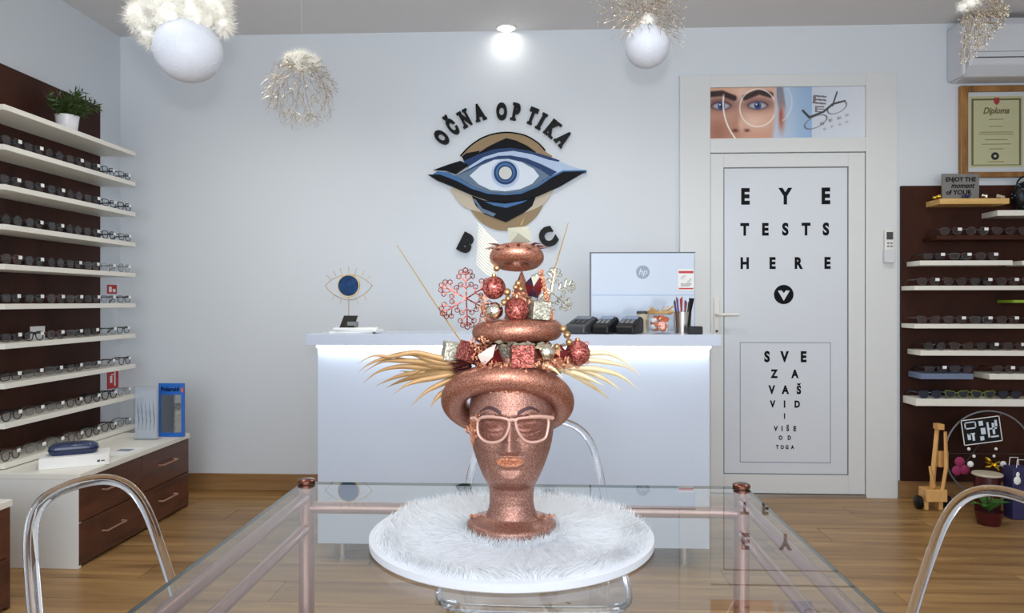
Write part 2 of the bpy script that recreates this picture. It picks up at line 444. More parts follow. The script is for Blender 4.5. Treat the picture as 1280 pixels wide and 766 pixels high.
# ------------------------------------------------------------------ the room
XL, XR, YB, YF, ZC = -2.56, 3.2, 4.31, -2.0, 2.73
fl = struct(MB().bb(XL, XR, YF, YB, -0.06, -0.006).build('floor', 'floorbase', origin=(0, 0, 0)))
PW, PL = 0.20, 1.20
row = 0; y = YB
pm = {}
while y > YF + 0.01:
    y0 = max(YF, y - PW); x = XL - (0, 0.62, 0.3, 0.9)[row % 4] + (0.02 if row % 2 else 0)
    while x < XR:
        a, b = max(XL, x), min(XR, x + PL)
        if b - a > 0.03:
            key = (round(b - a, 3), round(y - y0, 3))
            if key in pm:
                o = bpy.data.objects.new('plank', pm[key]); COL.objects.link(o); o.parent = fl
            else:
                o = MB().bb(-(b - a) / 2 + 0.0012, (b - a) / 2 - 0.0012, -(y - y0) / 2 + 0.0012, (y - y0) / 2 - 0.0012, -0.007, 0.0).build('plank', 'plank', fl, smooth=0)
                pm[key] = o.data
            o.location = ((a + b) / 2, (y + y0) / 2, 0)
        x += PL
    y -= PW; row += 1
struct(MB().bb(XL - 0.1, XR + 0.1, YB, YB + 0.1, -0.06, ZC + 0.1).build('wall_back', 'wall', smooth=0))
struct(MB().bb(XL - 0.1, XL, YF - 0.1, YB, -0.06, ZC + 0.1).build('wall_left', 'wall', smooth=0))
struct(MB().bb(XR, XR + 0.1, YF - 0.1, YB, -0.06, ZC + 0.1).build('wall_right', 'wall', smooth=0))
wf = MB().bb(XL, XR, YF - 0.1, YF, -0.06, 0.3).bb(XL, XR, YF - 0.1, YF, 2.6, ZC + 0.1)
wf.bb(XL, -1.95, YF - 0.1, YF, 0.3, 2.6).bb(2.55, XR, YF - 0.1, YF, 0.3, 2.6)
struct(wf.build('wall_front', 'wall', smooth=0))
wr = struct(tag(thing('window_1', 'wide shop window', None, (0.3, YF - 0.05, 0.3)), 'wide shop window', None))
wm = MB()
for xx in (-1.95, -0.45, 1.05, 2.49): wm.bb(xx, xx + 0.06, YF - 0.08, YF - 0.02, 0.3, 2.6)
wm.bb(-1.95, 2.55, YF - 0.08, YF - 0.02, 0.3, 0.36).bb(-1.95, 2.55, YF - 0.08, YF - 0.02, 2.54, 2.6)
wm.build('window_frame', 'upvc', wr, smooth=0)
for xx in (-1.89, -0.39, 1.11): MB().bb(xx, xx + 1.4, YF - 0.053, YF - 0.047, 0.36, 2.54).build('pane', 'lens', wr, smooth=0)
struct(MB().bb(XL - 0.1, XR + 0.1, YF - 0.1, YB + 0.1, ZC, ZC + 0.1).build('ceiling', 'ceil', smooth=0))

# baseboards
dxl, dxr = W(850, 0, YB).x, W(1122, 0, YB).x
struct(MB().bb(XL, dxl, YB - 0.014, YB, 0.0, 0.10).build('baseboard_back', 'skirt', smooth=0, bevel=0.003))
struct(MB().bb(dxr + 0.002, XR, YB - 0.014, YB, 0.0, 0.10).build('baseboard_back_right', 'skirt', smooth=0, bevel=0.003))
struct(MB().bb(XL, XL + 0.014, 2.62, YB - 0.014, 0.0, 0.10).build('baseboard_left', 'skirt', smooth=0, bevel=0.003))

# ceiling downlights
def downlight(x, y, label, power, vis=False):
    t = thing('ceiling_downlight', label, 'ceiling light', (x, y, ZC), 'recessed ceiling lights')
    MB().lathe([(0.058, -0.0), (0.060, -0.006), (0.056, -0.010), (0.046, -0.008), (0.045, -0.001)], 32, (x, y, ZC)).build('trim_ring', 'white', t)
    MB().lathe([(0.0445, -0.0005), (0.0445, -0.003)], 32, (x, y, ZC)).build('diffuser', 'lamp', t)
    lamp('downlight_lamp', 'SPOT', (x, y, ZC - 0.015), power, (1.0, 0.96, 0.88), (0, 0, 0), spot_size=R(150), spot_blend=0.9, shadow_soft_size=0.045)
pd = WZ(633, 34, ZC)
downlight(pd.x, pd.y, 'small round lit downlight above the eye emblem', SPOT_W)
for yy, pw_, wh_ in ((3.2, 1.35, 'over the counter'), (1.9, 0.75, 'between the table and the counter'), (-0.7, 0.5, 'near the shop window')):  # rows out of view, added to balance the light between table and back wall
    for xx in (-1.5, 0.1, 1.7):
        downlight(xx, yy, 'added unseen round downlight in the ceiling row ' + wh_, FILL_ROW_W * pw_)

# ------------------------------------------------------------------ white door with transom
YD = YB - 0.03
def wx(px, Y=YD): return W(px, 377, Y).x
def wz(py, px=985, Y=YD): return W(px, py, Y).z
dr = struct(tag(thing('door_1', 'white door with eye test lettering and a printed panel above', None, (wx(985), YB, 0)), 'white plastic door with eye test lettering and a printed panel above', None))
zt = wz(92)
def frame(mb, x0, x1, z0, z1, wl, wr_, wb, wt, y0, y1):
    mb.bb(x0, x0 + wl, y0, y1, z0, z1).bb(x1 - wr_, x1, y0, y1, z0, z1)
    if wb: mb.bb(x0 + wl, x1 - wr_, y0, y1, z0, z0 + wb)
    mb.bb(x0 + wl, x1 - wr_, y0, y1, z1 - wt, z1)
    return mb
lx0, lx1, lz1 = wx(888), wx(1083), wz(190)
fm = MB().bb(wx(850), lx0, YD, YB, 0, zt).bb(lx1, wx(1122), YD, YB, 0, zt)
tz0, tz1 = wz(172), wz(108)
fm.bb(lx0, lx1, YD, YB, tz1, zt).bb(lx0, lx1, YD, YB, lz1, tz0)
fm.build('door_frame', 'upvc', dr, smooth=0, bevel=0.003)
# transom print
NX, NZ = 300, 98
def mixc(a, b, t): t = max(0.0, min(1.0, t)); return tuple(a[i] * (1 - t) + b[i] * t for i in range(3))
def g(x, y, cx, cy, sx, sy): return math.exp(-((x - cx) / sx) ** 2 - ((y - cy) / sy) ** 2)
def sstep(a, b, t): t = max(0.0, min(1.0, (t - a) / (b - a))); return t * t * (3 - 2 * t)
def segd(x, y, x0, y0, x1, y1):
    dx, dy = x1 - x0, y1 - y0; t = max(0, min(1, ((x - x0) * dx + (y - y0) * dy) / (dx * dx + dy * dy)))
    return math.hypot(x - x0 - t * dx, y - y0 - t * dy)
def face_print(U, V):
    # coordinates of a 1195 x 380 sheet, x right, y down
    x, y = U * 1195, V * 380
    c = mixc((190, 206, 226), (150, 182, 216), sstep(500, 790, x)) if x < 790 else mixc((206, 214, 226), (222, 228, 236), (x - 790) / 400)
    edge = 505 - 0.00035 * max(0, y - 120) ** 2
    if x < edge + 25:
        s = mixc((222, 176, 152), (196, 138, 112), sstep(0, 380, y) * 0.5)
        s = mixc(s, (240, 206, 186), 0.75 * g(x, y, 330, 250, 130, 60))
        s = mixc(s, (150, 92, 74), 0.75 * g(x, y, 60, 330, 120, 130) + 0.4 * g(x, y, 215, 250, 45, 120))
        s = mixc(s, (246, 214, 196), 0.6 * g(x, y, 250, 60, 60, 80))
        s = mixc(s, (96, 56, 60), 0.9 * g(x, y, 370, 120, 125, 48))
        s = mixc(s, (84, 46, 50), 0.95 * g(x, y, 75, 120, 110, 52))
        # brows
        for (bx0, by0, bx1, by1, bx2, by2) in ((270, 72, 380, 30, 470, 55), (0, 45, 90, 38, 185, 75)):
            d = min(segd(x, y, bx0, by0, bx1, by1), segd(x, y, bx1, by1, bx2, by2))
            s = mixc(s, (44, 22, 20), 0.97 * (1 - sstep(12, 30, d)))
        # eyes
        for ex, ey, w_, h_ in ((370, 134, 74, 27), (85, 134, 72, 26)):
            e = ((x - ex) / w_) ** 2 + (abs(y - ey) / h_) ** 1.6
            s = mixc(s, (52, 30, 34), 0.85 * (1 - sstep(1.0, 1.6, e)) * (1 if y < ey else 0.6))
            if e < 1: s = mixc((186, 180, 188), (120, 108, 122), sstep(0.3, 1, e))
            ir = math.hypot(x - ex, y - ey)
            if e < 1.15:
                s = mixc(s, (38, 70, 140), 1 - sstep(26, 31, ir)); s = mixc(s, (12, 18, 40), 1 - sstep(12, 16, ir))
                s = mixc(s, (240, 244, 250), 1 - sstep(4, 7, math.hypot(x - ex + 10, y - ey + 10)))
        # nose
        s = mixc(s, (70, 26, 24), 0.95 * (g(x, y, 195, 318, 24, 12) + g(x, y, 285, 318, 20, 11)))
        s = mixc(s, (240, 200, 176), 0.6 * g(x, y, 240, 270, 26, 60))
        c = mixc(s, c, sstep(edge - 20, edge + 25, x))
    # ear and hair at the edge of the face
    if 515 < x < 600:
        hair = (1 - sstep(20, 40, abs(x - 545 - (y - 60) * 0.15))) * (1 - sstep(110, 190, y))
        c = mixc(c, (120, 116, 128), 0.8 * hair)
        c = mixc(c, (186, 120, 104), min(1, 1.3 * g(x, y, 555, 225, 24, 95)))
        c = mixc(c, (128, 70, 62), 0.8 * g(x, y, 548, 210, 8, 60))
    # light arcs
    d = abs(math.hypot(x - 370, (y - 150)) - 140)
    c = mixc(c, (250, 240, 232), 0.8 * (1 - sstep(2, 9, d)) * (1 if x < 500 else 0.35))
    d = abs(math.hypot(x - 520, (y - 110)) - 420)
    if x < 330: c = mixc(c, (250, 244, 236), 0.95 * (1 - sstep(3, 9, d)) * sstep(30, 70, y))
    d = abs(math.hypot(x - 470, (y - 110)) - 165)
    if x > 560: c = mixc(c, (224, 236, 246), 0.5 * (1 - sstep(3, 9, d)))
    # spectacles lying on a letter chart
    if x > 690:
        for (x0, y0, x1, y1, w_) in ((720, 175, 770, 225, 11), (770, 225, 880, 185, 9), (880, 185, 950, 130, 10), (950, 130, 1045, 105, 8), (950, 140, 985, 40, 7)):
            c = mixc(c, (40, 42, 48), 1 - sstep(w_ * 0.55, w_, segd(x, y, x0, y0, x1, y1)))
        for (ex, ey, a, b_, rt) in ((820, 260, 92, 40, -0.42), (985, 155, 78, 38, -0.42)):
            q = math.cos(rt) * (x - ex) + math.sin(rt) * (y - ey); p_ = -math.sin(rt) * (x - ex) + math.cos(rt) * (y - ey)
            e = abs(math.hypot(q / a, p_ / b_) - 1)
            c = mixc(c, (90, 92, 98), 0.85 * (1 - sstep(0.04, 0.1, e)))
        def bigE(cx, cy, s_, rt, k):
            q = math.cos(rt) * (x - cx) + math.sin(rt) * (y - cy); p_ = -math.sin(rt) * (x - cx) + math.cos(rt) * (y - cy)
            q /= s_; p_ /= s_ * 0.62
            if abs(q) < 1 and abs(p_) < 1 and (q < -0.55 or abs(p_) > 0.6 or abs(p_) < 0.2): return k
            return 0.0
        for a in ((850, 95, 52, 0.1, 0.75), (850, 165, 36, 0.0, 0.7), (870, 272, 16, -0.3, 0.8), (935, 248, 15, -0.3, 0.9), (1002, 232, 15, -0.3, 0.8), (1062, 212, 14, -0.3, 0.5), (892, 312, 12, -0.3, 0.5), (948, 294, 12, -0.3, 0.5), (1008, 280, 12, -0.3, 0.5), (1060, 262, 12, -0.3, 0.4)):
            c = mixc(c, (86, 74, 78), bigE(*a))
    return c
me = bpy.data.meshes.new('transom_print')
px0, px1 = lx0 + 0.004, lx1 - 0.004
yp = YD + 0.018
me.from_pydata([(px0 + (px1 - px0) * i / NX - dr.location.x, yp - dr.location.y, tz1 + (tz0 - tz1) * j / NZ) for j in range(NZ + 1) for i in range(NX + 1)], [],
               [(j * (NX + 1) + i, (j + 1) * (NX + 1) + i, (j + 1) * (NX + 1) + i + 1, j * (NX + 1) + i + 1) for j in range(NZ) for i in range(NX)])
ca = me.color_attributes.new('print', 'FLOAT_COLOR', 'POINT')
vals = []
for j in range(NZ + 1):
    for i in range(NX + 1):
        c = face_print(i / NX, j / NZ); vals += [lin(max(0, min(255, v))) for v in c] + [1.0]
ca.data.foreach_set('color', vals)
me.materials.append(M['print'])
po = bpy.data.objects.new('transom_print', me); COL.objects.link(po); po.parent = dr
tp = MB().bb(lx0, lx1, yp + 0.001, YB, tz0, tz1).build('transom_panel', 'white', dr, smooth=0)
po['label'] = 'printed panel with a close-up of blue eyes and spectacles on a letter chart'
# leaf
YL = YD + 0.012
leaf_z0 = 0.02
pxa, pxb, pza, pzb = wx(905), wx(1062), wz(594), wz(208)
lf = frame(MB(), lx0 + 0.003, lx1 - 0.003, leaf_z0, lz1 - 0.004, pxa - lx0 - 0.003, lx1 - pxb - 0.003, pza - leaf_z0, lz1 - 0.004 - pzb, YL, YB).build('door_leaf', 'upvc', dr, smooth=0, bevel=0.002)
gs = frame(MB(), pxa, pxb, pza, pzb, 0.006, 0.006, 0.006, 0.006, YL + 0.004, YB).build('gasket', 'gasket', lf, smooth=0)
dp = MB().bb(pxa + 0.006, pxb - 0.006, YL + 0.007, YB, pza + 0.006, pzb - 0.006).build('door_panel', 'doorpanel', dr, smooth=0)
yt = YL + 0.0062
def row_text(items, ytop, ybot, bold=0.05, xs=0.8):
    mb = MB()
    for ch, px in items: put_text(mb, ch, wx(px), wz(ybot), wz(ytop) - wz(ybot), yt, 0.001, bold, xs)
    mb.build('lettering', 'ink', dp, smooth=0)
row_text([('E', 933), ('Y', 983), ('E', 1034)], 234, 255)
row_text([('T', 932), ('E', 958), ('S', 983), ('T', 1009), ('S', 1034)], 278, 294)
row_text([('H', 932), ('E', 967), ('R', 1000), ('E', 1036)], 321, 336)
row_text([('S', 960), ('V', 982), ('E', 1006)], 439, 453)
row_text([('Z', 969), ('A', 995)], 462, 473)
row_text([('V', 966), ('A', 983), ('Š', 1000)], 482, 493)
row_text([('V', 967), ('I', 982), ('D', 998)], 501, 510)
row_text([('I', 982)], 517, 524)
row_text([('V', 971), ('I', 979), ('Š', 986), ('E', 995)], 533, 539.5)
row_text([('O', 977), ('D', 988)], 545, 550.5)
row_text([('T', 973), ('O', 979), ('G', 985), ('A', 992)], 557, 562)
cx, cz = wx(981), wz(368)
ic = MB().prism([(cx + 0.056 * math.cos(a * R(10)), cz + 0.056 * math.sin(a * R(10))) for a in range(36)], yt, yt + 0.001).build('round_icon', 'ink', dp, smooth=0)
MB().prism([(cx - 0.034, cz + 0.022), (cx - 0.013, cz + 0.024), (cx, cz + 0.008), (cx + 0.013, cz + 0.024), (cx + 0.034, cz + 0.022), (cx, cz - 0.036)], yt - 0.0006, yt).build('arrow_mark', 'doorpanel', dp, smooth=0)
frame(MB(), wx(926), wx(1040), wz(579), wz(428), 0.003, 0.003, 0.003, 0.003, yt, yt + 0.001).build('thin_frame', 'steel', dp, smooth=0)
# handle
hx = wx(896)
hp = MB().bb(hx - 0.016, hx + 0.016, YL - 0.010, YL, wz(420), wz(372)).build('handle_plate', 'white', dr, bevel=0.004)
MB().tube([(hx, YL - 0.008, wz(393)), (hx, YL - 0.045, wz(393)), (hx + 0.01, YL - 0.055, wz(393)), (hx + 0.115, YL - 0.055, wz(393))], 0.010, 10).build('lever', 'white', dr)
MB().lathe([(0.008, 0), (0.008, 0.006)], 14, mtx=Matrix.Translation((hx, YL - 0.010, wz(414))) @ Matrix.Rotation(R(90), 4, 'X')).build('keyhole', 'darkgrey', dr)
MB().bb(lx0, lx1, YD - 0.002, YB, 0.0, 0.018).build('threshold', 'brushed', dr, smooth=0)

# ------------------------------------------------------------------ eye emblem and letters on the back wall
YW = YB
lo = thing('wall_emblem', 'large eye emblem of layered black, blue and tan plates on the back wall', 'emblem', (W(630, 226, YW).x, YW, W(630, 226, YW).z))
def cpx(pts): return [(550 + a * 0.16967, 160 + b * 0.16967) for a, b in pts]
def plate(name, pts, m, d0, d1, k=5, conv=True):
    q = cpx(pts) if conv else pts
    if k: q = [(v.x, v.y) for v in sm([(a, b, 0) for a, b in q], k)]
    poly = [(W(a, b, YW - 0.03).x, W(a, b, YW - 0.03).z) for a, b in q]
    return MB().prism(poly, YW - d1, YW - d0).build(name, m, lo, smooth=0)
circ = lambda cx, cy, r, n=48: [(cx + r * math.cos(2 * math.pi * i / n), cy + r * math.sin(2 * math.pi * i / n)) for i in range(n)]
plate('tan_disc', circ(632, 238, 50), 'tan', 0.004, 0.010, 0, False)
plate('beige_bowl', [(80, 440), (95, 480), (140, 545), (190, 585), (300, 620), (420, 645), (520, 645), (640, 615), (760, 560), (815, 490), (835, 430), (700, 380), (250, 380)], 'beige', 0.010, 0.013, 3)
plate('tan_arch', [(155, 205), (230, 128), (340, 62), (480, 32), (620, 52), (720, 108), (785, 175), (825, 210), (700, 260), (300, 260)], 'tan', 0.006, 0.013, 3)
ar = sm([(v[0], v[1], 0) for v in cpx([(150, 206), (230, 125), (340, 60), (480, 32), (620, 52), (720, 108), (775, 165)])], 5, False)
MB().tube([W(v.x, v.y, YW - 0.014) for v in ar], 0.0045, 6).build('arch_edge', 'ink', lo)
plate('brow_wedge', [(265, 190), (350, 135), (420, 100), (488, 70), (560, 88), (640, 125), (710, 175), (600, 185), (400, 190)], 'ink', 0.010, 0.017, 0)
plate('brow_notch', [(160, 208), (190, 182), (292, 163), (275, 190), (240, 215), (180, 250)], 'ink', 0.010, 0.018, 0)
plate('upper_lid_band', [(172, 240), (280, 192), (400, 152), (520, 143), (650, 163), (780, 200), (882, 235), (866, 256), (860, 300), (500, 330), (205, 290)], 'navy', 0.012, 0.020, 0)
plate('upper_lid_highlight', [(205, 285), (320, 212), (430, 178), (540, 166), (680, 192), (800, 232), (882, 248), (980, 285), (1080, 312), (980, 318), (905, 318), (840, 350), (500, 330), (215, 312)], 'pale', 0.014, 0.022, 0)
plate('lid_crease', [(120, 345), (230, 290), (330, 232), (430, 203), (520, 200), (640, 222), (750, 266), (862, 322), (815, 352), (740, 340), (500, 300), (200, 350)], 'navy', 0.016, 0.024, 0)
plate('eye_surround', [(108, 348), (200, 318), (300, 268), (400, 228), (500, 222), (620, 250), (740, 305), (806, 352), (700, 425), (600, 468), (480, 478), (350, 468), (250, 432), (180, 388)], 'steel', 0.018, 0.026, 0)
plate('eye_white', [(218, 350), (300, 278), (400, 234), (500, 228), (600, 250), (690, 300), (730, 352), (680, 410), (590, 450), (480, 466), (370, 455), (285, 415)], 'eyewhite', 0.020, 0.029, 0)
plate('iris_halo', circ(482, 335, 104), 'pale', 0.026, 0.0296, 0)
plate('iris', circ(482, 330, 86), 'navy', 0.028, 0.032, 0)
plate('iris_band', circ(482, 328, 70), 'blue', 0.030, 0.033, 0)
plate('iris_core', circ(482, 332, 58), 'navy', 0.030, 0.0336, 0)
plate('pupil', circ(482, 332, 47), 'pupil', 0.031, 0.0345, 0)
plate('lower_lid_line', [(-20, 318), (60, 325), (110, 350), (180, 392), (250, 436), (350, 472), (480, 482), (600, 470), (700, 430), (806, 356), (905, 312), (1080, 308), (1080, 330), (920, 340), (820, 385), (720, 450), (600, 500), (480, 512), (350, 500), (230, 462), (120, 405), (20, 362), (-60, 345)], 'blue', 0.016, 0.0265, 0)
plate('lower_lid_band', [(-92, 342), (0, 342), (120, 388), (230, 446), (350, 484), (480, 494), (600, 484), (720, 434), (820, 366), (910, 322), (1075, 318), (1000, 362), (880, 432), (720, 502), (600, 532), (480, 546), (350, 532), (230, 492), (80, 426), (-20, 386)], 'ink', 0.016, 0.030, 0)
plate('left_wedge', [(-50, 308), (60, 268), (150, 240), (210, 272), (170, 300), (115, 338), (40, 312)], 'ink', 0.014, 0.027, 0)
plate('lower_wedge', [(232, 495), (320, 530), (480, 546), (640, 522), (705, 505), (680, 570), (620, 620), (484, 692), (330, 632), (262, 570)], 'ink', 0.012, 0.018, 0)
plate('lower_chevron', [(325, 540), (480, 556), (645, 528), (600, 552), (488, 586), (400, 570)], 'blue', 0.016, 0.021, 0)
plate('grey_streak', [(240, 515), (262, 525), (310, 590), (412, 630), (390, 652), (300, 612)], 'steel', 0.016, 0.020, 0)
lt = thing('wall_lettering', 'black raised letters arched over and under the eye emblem', 'lettering', (W(630, 140, YW).x, YW, W(630, 140, YW).z))
ac = (520 + 380 / 3.483, 110 + 410 / 3.483)
for ch, a, b in (('O', 112, 215), ('Č', 160, 170), ('N', 213, 133), ('A', 275, 106), ('O', 373, 102), ('P', 438, 104), ('T', 506, 122), ('I', 546, 145), ('K', 594, 177), ('A', 643, 220)):
    x, y_ = 520 + a / 3.483, 110 + b / 3.483
    p = W(x, y_, YW - 0.02)
    rot = -math.atan2(x - ac[0], ac[1] - y_) * 0.92
    mb = MB(); hgt = 21.5 / 214.0
    put_text(mb, ch, p.x, p.z - hgt / 2, hgt, YW - 0.030, 0.022, 0.065, {'I': 0.75, 'N': 0.52, 'Č': 0.56}.get(ch, 0.60), rot)
    if ch in 'NPTIKA':    # slab serifs
        def bar(cx_, cz_, w_):
            mtx = Matrix.Translation((p.x, YW - 0.019, p.z)) @ Matrix.Rotation(-rot, 4, 'Y')
            mb.box((cx_, 0, cz_), (w_, 0.0218, 0.013), mtx)
        hh = hgt / 2 - 0.0055
        sets = {'N': ((-0.02, -hh, 0.03), (-0.018, hh, 0.03), (0.02, hh, 0.03)), 'P': ((-0.014, -hh, 0.034), (-0.018, hh, 0.022)), 'T': ((0, -hh, 0.03),), 'I': ((0, hh, 0.034), (0, -hh, 0.034)),
                'K': ((-0.016, hh, 0.03), (-0.016, -hh, 0.03), (0.02, hh, 0.026), (0.022, -hh, 0.026)), 'A': ((-0.021, -hh, 0.026), (0.021, -hh, 0.026))}
        for s_ in sets[ch]: bar(*s_)
    mb.build('letter', 'letter', lt, smooth=0)
for ch, x, y_, rt in (('B', 583, 304, -27), ('C', 684.5, 296.5, 32)):
    p = W(x, y_, YW - 0.02); mb = MB(); hgt = 25 / 214.0
    put_text(mb, ch, p.x, p.z - hgt / 2, hgt, YW - 0.032, 0.024, 0.075, 0.9, R(rt)); mb.build('letter', 'letter', lt, smooth=0)

# ------------------------------------------------------------------ spectacles prototypes (front towards -y)
SPEC = []
def spec_shape(kind):
    if kind == 'round': return [(0.0245 * math.cos(a * R(18)), 0.0225 * math.sin(a * R(18))) for a in range(20)]
    if kind == 'rect': pts = [(-0.026, 0.010), (-0.02, 0.0155), (0.018, 0.0165), (0.026, 0.011), (0.024, -0.008), (0.016, -0.0155), (-0.014, -0.0155), (-0.023, -0.010)]
    elif kind == 'cat': pts = [(-0.024, 0.010), (-0.012, 0.017), (0.018, 0.020), (0.028, 0.018), (0.025, -0.004), (0.014, -0.018), (-0.010, -0.018), (-0.022, -0.006)]
    else: pts = [(-0.024, 0.012), (-0.014, 0.0185), (0.014, 0.019), (0.026, 0.013), (0.025, -0.006), (0.014, -0.019), (-0.010, -0.019), (-0.022, -0.008)]
    return [(v.x, v.y) for v in sm([(a, b, 0) for a, b in pts], 3)]
def make_spec(kind, fm_, rimr, lens='lens', tagged=True):
    t = thing('spectacles', 'spectacles', 'glasses')
    zc = 0.024
    fr = MB()
    for s_ in (-1, 1):
        cx_ = s_ * 0.033; pts = [Vector((cx_ + s_ * a, 0.004 * (a * s_ * s_ / 0.03) ** 2, zc + b)) for a, b in spec_shape(kind)]
        fr.tube(pts, rimr, 5, closed=True)
    fr.tube([(-0.0095, 0, zc + 0.006), (0, -0.002, zc + 0.0095), (0.0095, 0, zc + 0.006)], rimr, 5)
    for s_ in (-1, 1): fr.tube([(s_ * 0.057, 0.004, zc + 0.011), (s_ * 0.067, 0.006, zc + 0.011), (s_ * 0.069, 0.014, zc + 0.011)], rimr * 1.1, 5)
    fr.build('front_frame', fm_, t)
    for s_ in (-1, 1):
        cx_ = s_ * 0.033; b = [Vector((cx_ + s_ * a * 0.97, 0.0008, zc + c * 0.97)) for a, c in spec_shape(kind)]
        n = len(b); mb = MB(); mb.add(b + [p + Vector((0, 0.0016, 0)) for p in b], [tuple(range(n)), tuple(reversed(range(n, 2 * n)))]).build('lens', lens, t, smooth=0)
    for s_ in (-1, 1):
        MB().tube([(s_ * 0.069, 0.014, zc + 0.011), (s_ * 0.069, 0.09, zc + 0.010), (s_ * 0.067, 0.115, zc - 0.002), (s_ * 0.066, 0.132, zc - 0.020)], [rimr * 1.1, rimr * 1.0, rimr * 1.1, rimr * 1.2], 5, flat=1.6).build('temple', fm_, t)
    if tagged: MB().bb(0.034, 0.056, -0.0045, -0.0035, zc + 0.002, zc + 0.018).build('price_tag', 'paper', t, smooth=0)
    SPEC.append(t); return t
make_spec('rect', FR[0], 0.0021); make_spec('way', FR[0], 0.0025); make_spec('round', FR[2], 0.0013); make_spec('rect', FR[2], 0.0012)
make_spec('cat', FR[1], 0.0023, tagged=False); make_spec('way', FR[3], 0.0023, tagged=False); make_spec('way', FR[1], 0.0024); make_spec('round', FR[0], 0.0017, tagged=False)
make_spec('way', FR[0], 0.0026, 'darklens', False); make_spec('way', FR[3], 0.0026, 'darklens', False); make_spec('cat', FR[4], 0.0026, 'darklens', False)
make_spec('rect', FR[5], 0.0016)
KIND = ['black rectangular glasses', 'thick black glasses', 'thin round metal glasses', 'thin rectangular metal glasses', 'brown upswept glasses', 'navy glasses', 'brown glasses', 'round black glasses', 'black sunglasses', 'navy sunglasses', 'green-framed sunglasses', 'slim grey glasses']
_used = set()
def place_spec(i, loc, rotz, where, group):
    p = SPEC[i]
    if i in _used: o = copy_tree(p)
    else: o = p; _used.add(i)
    o.location = loc; o.rotation_euler = (0, 0, rotz)
    o['label'] = KIND[i] + ' ' + where; o['group'] = group
    return o

# ------------------------------------------------------------------ left wall rack
XP = XL + 0.022
XSH = -2.33
Y0, Y1 = 3.057, 4.075
rk = tag(MB().bb(XL, XP, 2.98, Y1, 0.405, 2.245).build('wall_panel', 'panel', smooth=0), 'tall dark brown panel on the wall behind ten white shelves', 'panel')
SHZ = [1.13 + (377 - (190 + 37.8 * i)) / 218.8 for i in range(10)]
ordn = ['top', 'second', 'third', 'fourth', 'fifth', 'sixth', 'seventh', 'eighth', 'ninth', 'lowest']
for i, z in enumerate(SHZ):
    tag(MB().bb(XP + 0.0005, XSH, Y0, Y1, z - 0.024, z).build('wall_shelf', 'shelfw', smooth=0, bevel=0.002), 'long white shelf, %s of the ten on the dark panel under the plant' % ordn[i] if i else 'long white shelf carrying the potted plant', 'shelf', 'white shelves on the left panel')
for i in range(1, 10):
    n = 7; pool = {1: [1, 0, 7, 1, 0, 1, 0], 2: [1, 0, 1, 7, 0, 0, 1], 3: [7, 1, 0, 7, 1, 1, 0], 4: [6, 1, 7, 0, 11, 3, 2]}.get(i)
    for j in range(n):
        yy = Y0 + 0.075 + j * 0.1445 + random.uniform(-0.006, 0.006)
        k = pool[j] if pool else random.choice([0, 0, 3, 11, 3, 1, 6])
        place_spec(k, (XSH - 0.018 - random.uniform(0, 0.006), yy, SHZ[i] + 0.0004), R(90) + random.uniform(-0.07, 0.07), 'on the %s of the ten white shelves, %s' % (ordn[i], ('farthest from the corner', 'sixth from the corner', 'fifth from the corner', 'fourth from the corner', 'third from the corner', 'second from the corner', 'nearest the corner')[j]), 'glasses on the %s shelf of the left rack' % ordn[i])
# little grey card standing on the seventh shelf
p = WX(47, 410, -2.47)
MB().bb(-2.472, -2.468, p.y - 0.05, p.y + 0.05, SHZ[6], SHZ[6] + 0.062).build('info_card', 'paper', None, smooth=0)
tag(bpy.data.objects['info_card'], 'small pale card standing behind the glasses on the seventh shelf', 'card')
# potted plant on the top shelf
pc = WX(84, 150, -2.43); pc.z = SHZ[0]
pt = thing('potted_plant', 'bushy dark green plant in a white pot on the top shelf', 'plant', pc)
MB().lathe([(0.036, 0.0), (0.046, 0.02), (0.054, 0.085), (0.056, 0.092), (0.051, 0.092), (0.049, 0.082), (0.0, 0.080)], 28, pc).build('pot', 'pot', pt)
MB().lathe([(0.049, 0.078), (0.03, 0.0815), (0.001, 0.083)], 20, pc).build('soil', 'soil', pt)
fo = MB()
for k in range(60):
    a = random.uniform(0, 6.283); le = random.uniform(0.25, 1.15); d = Vector((math.cos(a) * math.sin(le), math.sin(a) * math.sin(le), math.cos(le)))
    q0 = pc + Vector((random.uniform(-0.025, 0.025), random.uniform(-0.025, 0.025), 0.08)); L_ = random.uniform(0.10, 0.165)
    if (q0 + d * L_).x < XP + 0.03: d.x = abs(d.x)
    fo.tube([q0, q0 + d * L_ * 0.6, q0 + d * L_], 0.0012, 4)
    for s_ in range(9):
        t_ = 0.3 + 0.7 * s_ / 8; b = q0 + d * L_ * t_; dd = (d * 0.7 + rv() * 0.8).normalized(); l = 0.045 * random.uniform(0.6, 1.1); sd = dd.cross(rv()).normalized() * 0.0042
        if (b + dd * l).x < XP + 0.012: continue
        fo.add([b, b + dd * l * 0.5 + sd, b + dd * l, b + dd * l * 0.5 - sd], [(0, 1, 2, 3)])
fo.build('foliage', 'leaf', pt, smooth=0)
